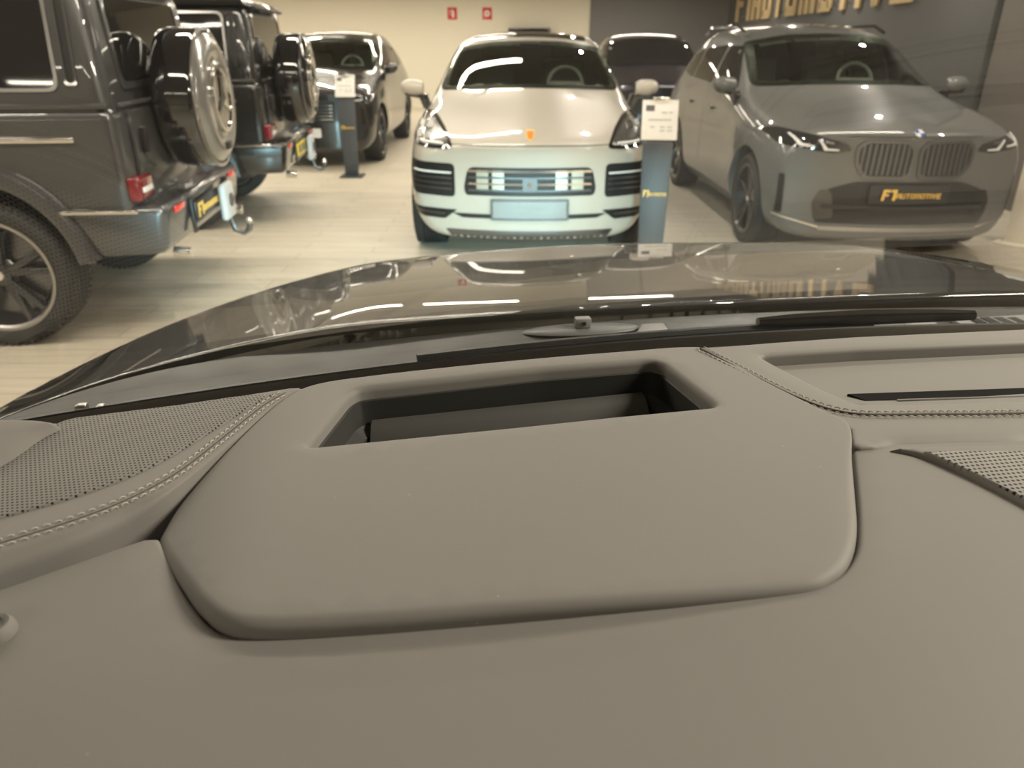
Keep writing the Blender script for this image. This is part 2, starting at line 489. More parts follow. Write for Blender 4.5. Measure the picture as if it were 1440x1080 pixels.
def wheel(parent, x, side, yo, r=.38, w=.27, rim=.29, spokes=5, rimm=None, lipm=None, spm=None):
    """tyre with rim, spokes, hub cap and brake disc; side=+1/-1, yo = outer face |y|"""
    y1 = yo; y0 = yo-w
    rimm = rimm or DARKALLOY; lipm = lipm or SILVER; spm = spm or rimm
    prof = [(rim-.004, y0+.03), (rim+.01, y0+.01), ((rim+r)/2, y0), (r-.03, y0+.006), (r-.008, y0+.03), (r, y0+.06)]
    for k in range(1, 5):
        a = y0+.06+(w-.12)*k/5
        prof += [(r, a-.006), (r-.012, a-.004), (r-.012, a+.004), (r, a+.006)]
    prof += [(r, y1-.06), (r-.008, y1-.03), (r-.03, y1-.006), ((rim+r)/2, y1), (rim+.012, y1-.008), (rim-.004, y1-.02)]
    P = [(a, b*side) for a, b in prof]
    mb = MB().lathe(P, 64, 'Y')
    # shoulder tread blocks
    for k in range(64):
        t = 2*PI*(k+.5)/64
        rot = Matrix.Rotation(-t, 3, 'Y')
        for yy in (y1-.035, y0+.035):
            mb.box(rot @ Vector((r-.014, 0, 0))+Vector((0, yy*side, 0)), (.020, .050, .016), rot)
    ty = mb.obj('tyre', RUBBER, parent); ty.location = (x, 0, r)
    lip = MB().lathe([(rim-.022, (y1-.02)*side), (rim-.012, (y1-.008)*side), (rim+.006, (y1-.006)*side), (rim+.004, (y1-.03)*side), (rim-.02, (y0+.04)*side), (rim-.03, (y0+.04)*side)], 64, 'Y')
    lip.obj('rim', lipm, ty)
    sp = MB()
    for k in range(spokes):
        for dv in (-.13, .13):
            t = 2*PI*k/spokes+.35+dv*.55
            t2 = 2*PI*k/spokes+.35+dv*1.5
            a = Vector((.055*cos(t), 0, .055*sin(t))); b = Vector((rim-.02)*Vector((cos(t2), 0, sin(t2)))) if False else Vector(((rim-.02)*cos(t2), 0, (rim-.02)*sin(t2)))
            d = (b-a).normalized(); nn = Vector((-d.z, 0, d.x))*.014
            yA, yB, yC = (y1-.055)*side, (y1-.028)*side, (y1-.085)*side
            q = []
            for p, ww in ((a, 1.5), (b, 1.0)):
                yt = yA if p is a else yB
                q.append([p+nn*ww+Vector((0, yt, 0)), p-nn*ww+Vector((0, yt, 0)), p-nn*ww*1.3+Vector((0, yC, 0)), p+nn*ww*1.3+Vector((0, yC, 0))])
            sp.hexa(q[0]+q[1])
    sp.obj('spokes', spm, ty, bev=.004)
    MB().lathe([(0.001, (y1-.045)*side), (.04, (y1-.045)*side), (.062, (y1-.052)*side), (.07, (y1-.08)*side), (.09, (y1-.10)*side), (.001, (y1-.1)*side)], 32, 'Y').obj('hub', rimm, ty)
    MB().lathe([(.001, (y1-.036)*side), (.028, (y1-.038)*side), (.032, (y1-.046)*side)], 24, 'Y').obj('hub_cap', CHROME, ty)
    MB().lathe([(.06, (y1-.13)*side), (rim-.07, (y1-.13)*side), (rim-.07, (y1-.155)*side), (.06, (y1-.155)*side)], 40, 'Y').obj('brake_disc', GUNMETAL, ty)
    MB().lathe([(.001, (y0+.06)*side), (rim-.028, (y0+.06)*side)], 40, 'Y').obj('wheel_backing', BLACK, ty)
    return ty

def mirror(parent, x, side, z, yb, paint, w=.20, h=.15):
    """door mirror: painted shell, dark base and stalk"""
    n = 14; mb = MB(); rings = []
    for i in range(9):
        t = i/8; yy = yb+w*t
        k = math.sqrt(max(0.03, 1-(abs(t-.42)/.62)**2.6))
        hh = h*.5*k; dd = .075*k
        for q in range(n):
            a = 2*PI*q/n
            mb.v.append((x+dd*cos(a)*(1 if cos(a) > 0 else .6), side*yy, z+hh*sin(a)+.015*t))
    for i in range(8):
        for q in range(n): mb.f.append((i*n+q, i*n+(q+1) % n, (i+1)*n+(q+1) % n, (i+1)*n+q))
    mb.f.append(tuple(range(n))); mb.f.append(tuple(8*n+q for q in range(n)))
    sh = mb.obj('door_mirror', paint, parent, angle=60)
    MB().hexa([(x-.05, side*(yb-.09), z-.19), (x+.03, side*(yb-.09), z-.19), (x+.03, side*(yb+.0), z-.17), (x-.05, side*(yb+.0), z-.17),
               (x-.05, side*(yb-.04), z-.04), (x+.055, side*(yb-.04), z-.04), (x+.055, side*(yb+.045), z-.05), (x-.05, side*(yb+.045), z-.05)]).hexa(
               [(x-.05, side*(yb-.0), z-.085), (x+.05, side*(yb-.0), z-.085), (x+.045, side*(yb+w*.8), z-.06), (x-.05, side*(yb+w*.8), z-.06),
               (x-.05, side*(yb-.0), z-.04), (x+.055, side*(yb-.0), z-.04), (x+.05, side*(yb+w*.85), z-.03), (x-.05, side*(yb+w*.85), z-.03)]).obj('mirror_base', GLOSSB, sh, bev=.010)
    return sh

def cut_hole(me, poly, xr):
    bm = bmesh.new(); bm.from_mesh(me)
    dl = []
    for f in bm.faces:
        c = f.calc_center_median()
        if xr[0] < c.x < xr[1] and f.normal.z > .2 and f.normal.x > .1 and all(inside((v.co.y, v.co.z), poly) for v in f.verts): dl.append(f)
    bmesh.ops.delete(bm, geom=dl, context='FACES')
    bm.to_mesh(me); bm.free()

def cabin(root, z0, xs):
    """what shows through the windscreen: dash top, steering wheel, seats, mirror"""
    MB().box((xs-.75, 0, z0-.14), (.75, 1.35, .12)).obj('cabin_dashboard', DARKIN, root, bev=.03)
    sw = MB().lathe([(.17+.016*cos(2*PI*k/8), .016*sin(2*PI*k/8)) for k in range(9)], 36, 'X')
    sw.box((0, 0, 0), (.03, .30, .04)); sw.box((0, 0, -.08), (.03, .05, .15))
    o = sw.obj('steering_wheel', mat('steering_leather', (.3, .3, .29), .35), root); o.location = (xs-1.12, .36, z0+.02); o.rotation_euler = (0, R(-22), 0)
    for s in (-1, 1):
        m = MB(); m.box((xs-2.0, s*.38, z0-.05), (.14, .46, .55)); m.obj('seat_backrest', DARKIN, root, bev=.05, seg=3)
        MB().box((xs-2.02, s*.38, z0+.32), (.1, .26, .17)).obj('headrest', DARKIN, root, bev=.04, seg=3)
    MB().box((xs-1.0, 0, z0+.37), (.03, .2, .06)).obj('rear_view_mirror', BLACK, root, bev=.012)

def front_text(root, x, y, z, h, m, small=False, sc=1.0, name='lettering'):
    """F1 plus AUTOMOTIVE in block strokes on a plate facing +x (reads left to right for a viewer in front, i.e. along +y)"""
    a, wa = lettering('F1', h, t=.24, w=.66, gap=.1, shear=.12)
    b, wb = lettering('AUTOMOTIVE', h*.45, t=.2, w=.8, gap=.16, shear=.12)
    W = wa+h*.1+wb; mb = MB()
    for p in a: mb.prism([(y+(u-W/2)*sc, z+v) for u, v in p], .004, 'YZ', x)
    for p in b: mb.prism([(y+(u+wa+h*.1-W/2)*sc, z+v+h*.18) for u, v in p], .004, 'YZ', x)
    return mb.obj(name, m, root, smooth=False)

ST_PORSCHE = [
 (0.0, .26, .00, [(.60, .26), (.76, .29), (.84, .45), (.84, .62), (.82, .76), (.74, .86), (.60, .905), (.45, .92)]),
 (-.03, .27, .00, [(.66, .22), (.82, .27), (.90, .45), (.90, .64), (.88, .80), (.78, .90), (.62, .94), (.46, .955)]),
 (-.14, .30, .01, [(.72, .2), (.88, .26), (.955, .45), (.955, .66), (.93, .84), (.82, .965), (.64, .985), (.46, .99)]),
 (-.45, .30, .03, [(.80, .2), (.94, .28), (1.0, .45), (1.0, .70), (.98, .92), (.87, 1.06), (.66, 1.06), (.46, 1.045)]),
 (-.90, .24, .05, [(.84, .2), (.96, .28), (1.02, .45), (1.02, .72), (1.0, .97), (.89, 1.13), (.68, 1.13), (.46, 1.12)]),
 (-1.25, .22, .06, [(.84, .2), (.95, .28), (1.0, .45), (1.0, .72), (.985, .98), (.90, 1.15), (.76, 1.20), (.52, 1.20)]),
 (-1.5, .22, .07, [(.84, .2), (.95, .28), (.99, .45), (.99, .72), (.98, .98), (.92, 1.14), (.82, 1.28), (.66, 1.33)]),
 (-2.2, .13, .05, [(.84, .2), (.95, .28), (.98, .45), (.98, .72), (.975, .98), (.93, 1.14), (.81, 1.45), (.69, 1.665)]),
 (-3.1, .05, .05, [(.84, .2), (.95, .28), (.98, .45), (.98, .72), (.975, .98), (.93, 1.15), (.81, 1.46), (.69, 1.70)]),
 (-3.9, 0, .05, [(.84, .2), (.95, .28), (1.0, .45), (1.02, .72), (1.0, .98), (.93, 1.16), (.79, 1.44), (.65, 1.60)]),
 (-4.55, -.05, .04, [(.82, .24), (.94, .3), (.98, .47), (.99, .72), (.96, .98), (.88, 1.16), (.74, 1.28), (.56, 1.33)]),
 (-4.82, -.1, .02, [(.76, .28), (.88, .33), (.92, .5), (.92, .72), (.88, .96), (.8, 1.08), (.68, 1.12), (.52, 1.14)]),
 (-4.9, -.1, 0, [(.7, .32), (.8, .36), (.84, .52), (.84, .72), (.8, .92), (.72, 1.02), (.6, 1.06), (.46, 1.07)]),
]
ST_BMW = [
 (0.0, .22, .0, [(.68, .24), (.82, .28), (.88, .45), (.885, .66), (.87, .82), (.79, .93), (.62, .975), (.46, .985)]),
 (-.03, .23, .0, [(.74, .2), (.88, .26), (.94, .45), (.94, .68), (.925, .86), (.83, .97), (.64, 1.01), (.46, 1.02)]),
 (-.16, .26, .01, [(.78, .2), (.93, .26), (.985, .45), (.985, .70), (.97, .90), (.87, 1.02), (.66, 1.05), (.46, 1.055)]),
 (-.5, .26, .03, [(.82, .2), (.96, .28), (1.02, .45), (1.02, .72), (1.0, .96), (.90, 1.09), (.68, 1.11), (.46, 1.11)]),
 (-.95, .22, .05, [(.84, .2), (.97, .28), (1.03, .45), (1.03, .74), (1.01, 1.0), (.91, 1.15), (.70, 1.175), (.46, 1.17)]),
 (-1.28, .22, .05, [(.84, .2), (.96, .28), (1.02, .45), (1.02, .74), (1.0, 1.02), (.92, 1.19), (.78, 1.235), (.54, 1.235)]),
 (-1.55, .22, .06, [(.84, .2), (.96, .28), (1.0, .45), (1.0, .74), (.99, 1.02), (.94, 1.19), (.83, 1.33), (.68, 1.38)]),
 (-2.3, .16, .06, [(.84, .2), (.96, .28), (1.0, .45), (1.0, .74), (.99, 1.02), (.94, 1.20), (.83, 1.52), (.71, 1.74)]),
 (-3.3, .05, .05, [(.84, .2), (.96, .28), (1.0, .45), (1.0, .74), (.99, 1.02), (.94, 1.21), (.83, 1.53), (.71, 1.785)]),
 (-4.2, 0, .04, [(.84, .2), (.96, .28), (1.02, .45), (1.03, .74), (1.01, 1.02), (.94, 1.22), (.81, 1.50), (.68, 1.72)]),
 (-4.7, -.05, .03, [(.82, .24), (.95, .3), (.99, .47), (1.0, .74), (.97, 1.02), (.89, 1.22), (.77, 1.38), (.58, 1.46)]),
 (-4.9, -.1, .02, [(.76, .28), (.9, .33), (.93, .5), (.93, .74), (.9, .98), (.82, 1.1), (.7, 1.16), (.54, 1.18)]),
 (-4.98, -.1, 0, [(.7, .32), (.82, .36), (.86, .52), (.86, .74), (.82, .94), (.74, 1.04), (.62, 1.08), (.48, 1.09)]),
]
SUV_MESH = {}
def suv_shell(key, st, wx, wr):
    if key not in SUV_MESH:
        me = lattice(st)
        solid = bvh_of(me)
        me2 = carve(me, [(x, s*.62, s*1.3, wr, wr+.06) for x in wx for s in (-1, 1)], (P_CREAM, BLACK))
        SUV_MESH[key] = (me2, solid)
    return SUV_MESH[key]

def side_windows(root, bvh, polys, m):
    for s in (1, -1):
        for p in polys:
            patch('side_window', bvh, rpoly(p, .04), m, root, '+y' if s > 0 else '-y', .004, .008, .08)

def make_suv(kind, paint, name, label, cat, loc, rz, full=True):
    root = thing(name, label, cat, loc, rz)
    st = ST_PORSCHE if kind == 'coupe' else ST_BMW
    wx, wr = ((-.90, -3.79), .37) if kind == 'coupe' else ((-.88, -3.86), .385)
    me, bvh = suv_shell(kind, st, wx, wr)
    me = me.copy()
    if kind == 'coupe':
        ws = [(-.82, 1.235), (-.40, 1.262), (0, 1.27), (.40, 1.262), (.82, 1.235), (.70, 1.58), (.34, 1.635), (0, 1.645), (-.34, 1.635), (-.70, 1.58)]
    else:
        ws = [(-.83, 1.265), (-.40, 1.29), (0, 1.30), (.40, 1.29), (.83, 1.265), (.725, 1.64), (.35, 1.70), (0, 1.71), (-.35, 1.70), (-.725, 1.64)]
    cz = sum(p[1] for p in ws)/len(ws)
    inner = [(y*.95, cz+(z-cz)*.88) for y, z in ws]
    if full: cut_hole(me, inner, (-2.6, -1.0))
    mobj('body', me, [paint, BLACK], root, True, 60)
    if full:
        patch('windscreen_border', bvh, rpoly(ws, .06), BLACK, root, '+x', .003, .006, .06, hole=[(y*.93, cz+(z-cz)*.84) for y, z in ws])
        patch('windscreen', bvh, rpoly(ws, .06), TINT, root, '+x', .009, .004, .06)
        cabin(root, 1.24 if kind == 'coupe' else 1.27, -1.05)
    else:
        patch('windscreen', bvh, rpoly(ws, .06), TINT_D, root, '+x', .006, .008, .06)
    for s in (1, -1):
        for i, x in enumerate(wx): wheel(root, x, s, .985 if kind == 'coupe' else .995, wr, .27, wr-.095, 5, lipm=DARKALLOY if kind != 'coupe' else SILVER)
    return root, bvh

def both(fn):
    for s in (1, -1): fn(s)
def sy(poly, s): return poly if s > 0 else mir(poly)

# ================================================================== THE CREAM SUV
def porsche():
    root, bvh = make_suv('coupe', P_CREAM, 'suv', 'cream sports SUV facing the windscreen, with a crest badge and blank grey number plate', 'car', (0.135, 5.70, 0), R(-90.8))
    side_windows(root, bvh, [[(-1.75, 1.19), (-2.55, 1.19), (-2.55, 1.52), (-2.2, 1.52)], [(-2.63, 1.19), (-3.45, 1.2), (-3.4, 1.5), (-2.63, 1.53)], [(-3.52, 1.2), (-4.2, 1.24), (-3.7, 1.46), (-3.5, 1.49)]], TINT_D)
    P = lambda n, poly, m, par=root, off=.004, th=.012, s=.03, r=.02, hole=None: patch(n, bvh, rpoly(poly, r), m, par, '+x', off, th, s, hole)
    gr = P('front_grille', [(-.49, .565), (.49, .565), (.505, .62), (.47, .775), (-.47, .775), (-.505, .62)], BLACK, r=.05)
    for k in range(4):
        z = .60+k*.047
        P('grille_slat', [(-.47, z), (.47, z), (.46, z+.013), (-.46, z+.013)], CHROME if k % 2 else GUNMETAL, gr, .016, .01, .03, .004)
    for y in (-.36, -.24, .24, .36):
        P('grille_insert', [(y-.045, .60), (y+.045, .60), (y+.045, .755), (y-.045, .755)], mat('radiator_metal', (.5, .5, .42), .35, .8), gr, .008, .008, .03, .01)
    sen = P('radar_sensor', [(-.055, .60), (.055, .60), (.055, .70), (-.055, .70)], GUNMETAL, gr, .022, .01, .03, .02)
    P('camera_lens', [(.018*cos(k*PI/6), .65+.018*sin(k*PI/6)) for k in range(12)], CHROME, sen, .027, .01, .02, 0)
    def side(s):
        a = P('side_intake', sy([(.575, .545), (.92, .555), (.955, .66), (.955, .80), (.575, .795)], s), BLACK, r=.04)
        for k in range(4):
            z = .60+k*.04
            P('intake_blade', sy([(.60, z), (.90, z+.006), (.90, z+.018), (.60, z+.012)], s), GUNMETAL if k < 3 else WHITEP, a, .014, .01, .04, .004)
        f = P('fog_slot', sy([(.66, .375), (.84, .38), (.94, .40), (.945, .455), (.56, .45)], s), BLACK, r=.015)
        P('slot_blade', sy([(.66, .41), (.9, .42), (.9, .43), (.66, .42)], s), GUNMETAL, f, .012, .01, .04, .003)
        h = P('headlight', sy([(.58, .915), (.70, .905), (.94, .905), (.955, 1.03), (.86, 1.10), (.77, 1.08), (.66, 1.0)], s), mat('lamp_bowl', (.34, .34, .33), .22, .85, coat=1), r=.05, off=.003)
        P('headlight_bezel', sy([(.57, .905), (.70, .895), (.955, .895), (.97, 1.035), (.865, 1.112), (.765, 1.092), (.65, 1.01)], s), GLOSSB, h, .007, .01, .03, .05,
          hole=rpoly(sy([(.60, .925), (.70, .915), (.935, .915), (.945, 1.025), (.86, 1.088), (.775, 1.068), (.67, .995)], s), .05))
        for (y, z) in ((.80, 1.03), (.88, 1.03), (.80, .965), (.88, .965)):
            P('led_module', sy([(y-.026, z-.018), (y+.026, z-.018), (y+.026, z+.018), (y-.026, z+.018)], s), SILVER, h, .012, .01, .02, .008)
        P('daylight_strip', sy([(.66, .925), (.86, .925), (.86, .937), (.66, .937)], s), WHITEP, h, .012, .01, .03, .004)
        mirror(root, -1.5, s, 1.25, .96, P_CREAM)
    both(side)
    pl = P('number_plate', [(-.285, .395), (.285, .395), (.285, .535), (-.285, .535)], PLATEG, off=.03, th=.03, s=.08, r=.012)
    P('plate_surround', [(-.295, .385), (.295, .385), (.295, .545), (-.295, .545)], GUNMETAL, pl, .033, .008, .08, .012, hole=[(-.278, .402), (.278, .402), (.278, .528), (-.278, .528)])
    P('lower_intake', [(-.52, .392), (.52, .392), (.60, .425), (-.60, .425)], BLACK, r=.008)
    P('lower_lip', [(-.60, .225), (.60, .225), (.66, .30), (-.66, .30)], GUNMETAL, r=.02)
    patch('roof_glass', bvh, rpoly([(-2.32, -.56), (-3.55, -.54), (-3.55, .54), (-2.32, .56)], .06), TINT_D, root, '+z', .004, .008, .1)
    # hood shut line
    P('hood_seam', [(-.62, .928), (.62, .928), (.62, .934), (-.62, .934)], BLACK, r=0, off=.0015, th=.004)
    cr = P('crest_badge', [(-.022, .985), (0, .968), (.022, .985), (.024, 1.015), (-.024, 1.015)], ORANGE, off=.006, r=.004, s=.02)
    P('badge_border', [(-.027, .983), (0, .961), (.027, .983), (.029, 1.021), (-.029, 1.021)], GOLD, cr, .004, .004, .02, .004)
    # wipers lie at the foot of the windscreen
    for s in (-.55, .15):
        MB().tube([(-1.30, s, 1.262), (-1.33, s+.25, 1.277), (-1.33, s+.5, 1.277)], .009, 6).obj('wiper', BLACK, root)
    return root
porsche()

# ================================================================== THE GREY SUV ON THE RIGHT
def bmw():
    root, bvh = make_suv('tall', P_STEEL, 'suv', 'steel grey SUV with twin rounded grilles and gold lettering on its black plate', 'car', (3.03, 5.74, 0), R(-90))
    side_windows(root, bvh, [[(-1.78, 1.24), (-2.62, 1.25), (-2.62, 1.60), (-2.3, 1.60)], [(-2.70, 1.25), (-3.55, 1.27), (-3.5, 1.58), (-2.70, 1.61)], [(-3.62, 1.27), (-4.4, 1.33), (-3.95, 1.52), (-3.6, 1.57)]], TINT_D)
    P = lambda n, poly, m, par=root, off=.004, th=.012, s=.03, r=.02, hole=None: patch(n, bvh, rpoly(poly, r), m, par, '+x', off, th, s, hole)
    def side(s):
        k0 = [(.03, .71), (.08, .69), (.36, .69), (.435, .79), (.44, .92), (.38, .965), (.06, .96), (.015, .90)]
        g = P('kidney_grille', sy(k0, s), BLACK, r=.04)
        cy = .225; czz = .83
        inn = [(cy+(y-cy)*.90, czz+(z-czz)*.87) for y, z in k0]
        out = [(cy+(y-cy)*1.02, czz+(z-czz)*1.03) for y, z in k0]
        P('grille_frame', sy(out, s), GUNMETAL, g, .02, .02, .025, .04, hole=rpoly(sy(inn, s), .035))
        for q in range(9):
            y = .065+q*.040
            P('grille_bar', sy([(y, .715), (y+.016, .715), (y+.012, .94), (y-.004, .94)], s), GUNMETAL, g, .016, .012, .04, .004)
        h = P('headlight', sy([(.47, .885), (.60, .865), (.93, .91), (.975, .99), (.90, 1.02), (.70, .985), (.50, .935)], s), GLOSSB, r=.02, off=.004)
        P('daylight_strip', sy([(.56, .885), (.66, .885), (.70, .955), (.69, .962), (.64, .90), (.56, .895)], s), WHITEP, h, .01, .01, .03, .004)
        P('daylight_strip', sy([(.73, .905), (.83, .915), (.87, .985), (.86, .99), (.81, .93), (.73, .917)], s), WHITEP, h, .01, .01, .03, .004)
        P('led_module', sy([(.60, .93), (.66, .94), (.66, .955), (.60, .945)], s), SILVER, h, .01, .01, .03, .004)
        a = P('side_duct', sy([(.885, .40), (.925, .40), (.93, .70), (.895, .70)], s), BLACK, r=.012)
        P('corner_intake', sy([(.52, .38), (.66, .36), (.69, .50), (.64, .60), (.56, .585)], s), GLOSSB, r=.03)
        P('bumper_blade', sy([(.62, .30), (.93, .38), (.93, .39), (.62, .315)], s), CHROME, r=.003, off=.01)
        mirror(root, -1.62, s, 1.27, .97, P_STEEL)
    both(side)
    li = P('lower_intake', [(-.66, .34), (.66, .34), (.60, .60), (.40, .665), (-.40, .665), (-.60, .60)], BLACK, r=.04, off=.003)
    P('intake_crossbar', [(-.62, .455), (.62, .455), (.62, .485), (-.62, .485)], PLATEB, li, .02, .016, .05, .006)
    pl = P('number_plate', [(-.30, .505), (.30, .505), (.30, .645), (-.30, .645)], PLATEB, off=.035, th=.03, s=.1, r=.01)
    front_text(pl, .040, 0, .535, .082, GOLD)
    P('skid_strip', [(-.62, .285), (.62, .285), (.62, .315), (-.62, .315)], SILVER, r=.006, off=.012)
    cb = [(.042*cos(k*PI/8), 1.012+.028*sin(k*PI/8)) for k in range(16)]
    b = P('round_badge', cb, CHROME, off=.006, r=0, s=.02)
    for q in range(4):
        P('badge_quarter', [(0, 1.012)]+[(.033*cos(t*PI/8), 1.012+.022*sin(t*PI/8)) for t in range(q*4, q*4+5)], BLUEP if q % 2 else WHITEP, b, .0085, .004, .02, 0)
    P('hood_seam', [(-.50, .985), (.50, .985), (.50, .991), (-.50, .991)], BLACK, r=0, off=.0015, th=.004)
    # roof rails and door lines on the flanks
    for s in (1, -1):
        MB().tube([(-2.45, s*.69, 1.72), (-2.7, s*.70, 1.785), (-3.9, s*.68, 1.785), (-4.2, s*.66, 1.72)], .016, 8).obj('roof_rail', GLOSSB, root)
        ax = '+y' if s > 0 else '-y'
        for x in (-2.66, -3.58):
            patch('door_seam', bvh, [(x, .42), (x+.006, .42), (x+.006, 1.2), (x, 1.2)], BLACK, root, ax, .0015, .004, .1)
        for x in (-2.5, -3.45):
            patch('door_handle', bvh, rpoly([(x, 1.02), (x+.22, 1.015), (x+.22, 1.045), (x, 1.05)], .012), P_STEEL, root, ax, .03, .03, .08)
        patch('sill_trim', bvh, rpoly([(-1.42, .24), (-3.35, .24), (-3.35, .33), (-1.42, .33)], .02), BLACK, root, ax, .01, .016, .15)
    return root
bmw()

# ================================================================== BACKGROUND CARS
def black_suv():
    root, bvh = make_suv('tall', P_DARK, 'suv', 'glossy black SUV facing forward beyond the black off-roader, behind a price stand', 'car', (-2.95, 10.9, 0), R(-90), full=True)
    side_windows(root, bvh, [[(-1.78, 1.24), (-2.62, 1.25), (-2.62, 1.60), (-2.3, 1.60)], [(-2.70, 1.25), (-3.55, 1.27), (-3.5, 1.58), (-2.70, 1.61)], [(-3.62, 1.27), (-4.4, 1.33), (-3.95, 1.52), (-3.6, 1.57)]], TINT_D)
    P = lambda n, poly, m, par=root, off=.004, th=.012, s=.04, r=.02: patch(n, bvh, rpoly(poly, r), m, par, '+x', off, th, s)
    def side(s):
        h = P('headlight', sy([(.5, .87), (.66, .85), (.93, .89), (.95, .97), (.70, .96)], s), GLOSSB)
        P('daylight_strip', sy([(.55, .88), (.85, .9), (.85, .915), (.55, .895)], s), WHITEP, h, .01)
        P('side_intake', sy([(.55, .38), (.85, .40), (.88, .58), (.6, .56)], s), BLACK)
        mirror(root, -1.62, s, 1.27, .97, GLOSSB)
    both(side)
    g = P('front_grille', [(-.46, .62), (.46, .62), (.50, .90), (-.50, .90)], BLACK, r=.05)
    for k in range(5): P('grille_slat', [(-.45, .65+k*.045), (.45, .65+k*.045), (.45, .665+k*.045), (-.45, .665+k*.045)], CHROME, g, .014, .01, .06, .004)
    P('number_plate', [(-.27, .42), (.27, .42), (.27, .54), (-.27, .54)], WHITEP, off=.03, th=.03, s=.1)
    return root
black_suv()

def dark_van():
    root, bvh = make_suv('tall', P_NAVY, 'suv', 'midnight blue SUV half hidden behind the cream SUV and the steel grey one', 'car', (2.42, 12.6, 0), R(-92), full=False)
    side_windows(root, bvh, [[(-1.78, 1.24), (-2.62, 1.25), (-2.62, 1.60), (-2.3, 1.60)], [(-2.70, 1.25), (-4.2, 1.3), (-3.9, 1.55), (-2.70, 1.61)]], TINT_D)
    P = lambda n, poly, m, par=root, off=.004, th=.012, s=.05, r=.02: patch(n, bvh, rpoly(poly, r), m, par, '+x', off, th, s)
    both(lambda s: (P('headlight', sy([(.5, .87), (.66, .85), (.93, .89), (.95, .97), (.70, .96)], s), GLOSSB), mirror(root, -1.62, s, 1.27, .97, P_NAVY)))
    P('front_grille', [(-.46, .62), (.46, .62), (.50, .88), (-.50, .88)], BLACK, r=.05)
    P('number_plate', [(-.27, .42), (.27, .42), (.27, .54), (-.27, .54)], WHITEP, off=.03, th=.03, s=.1)
    return root
dark_van()

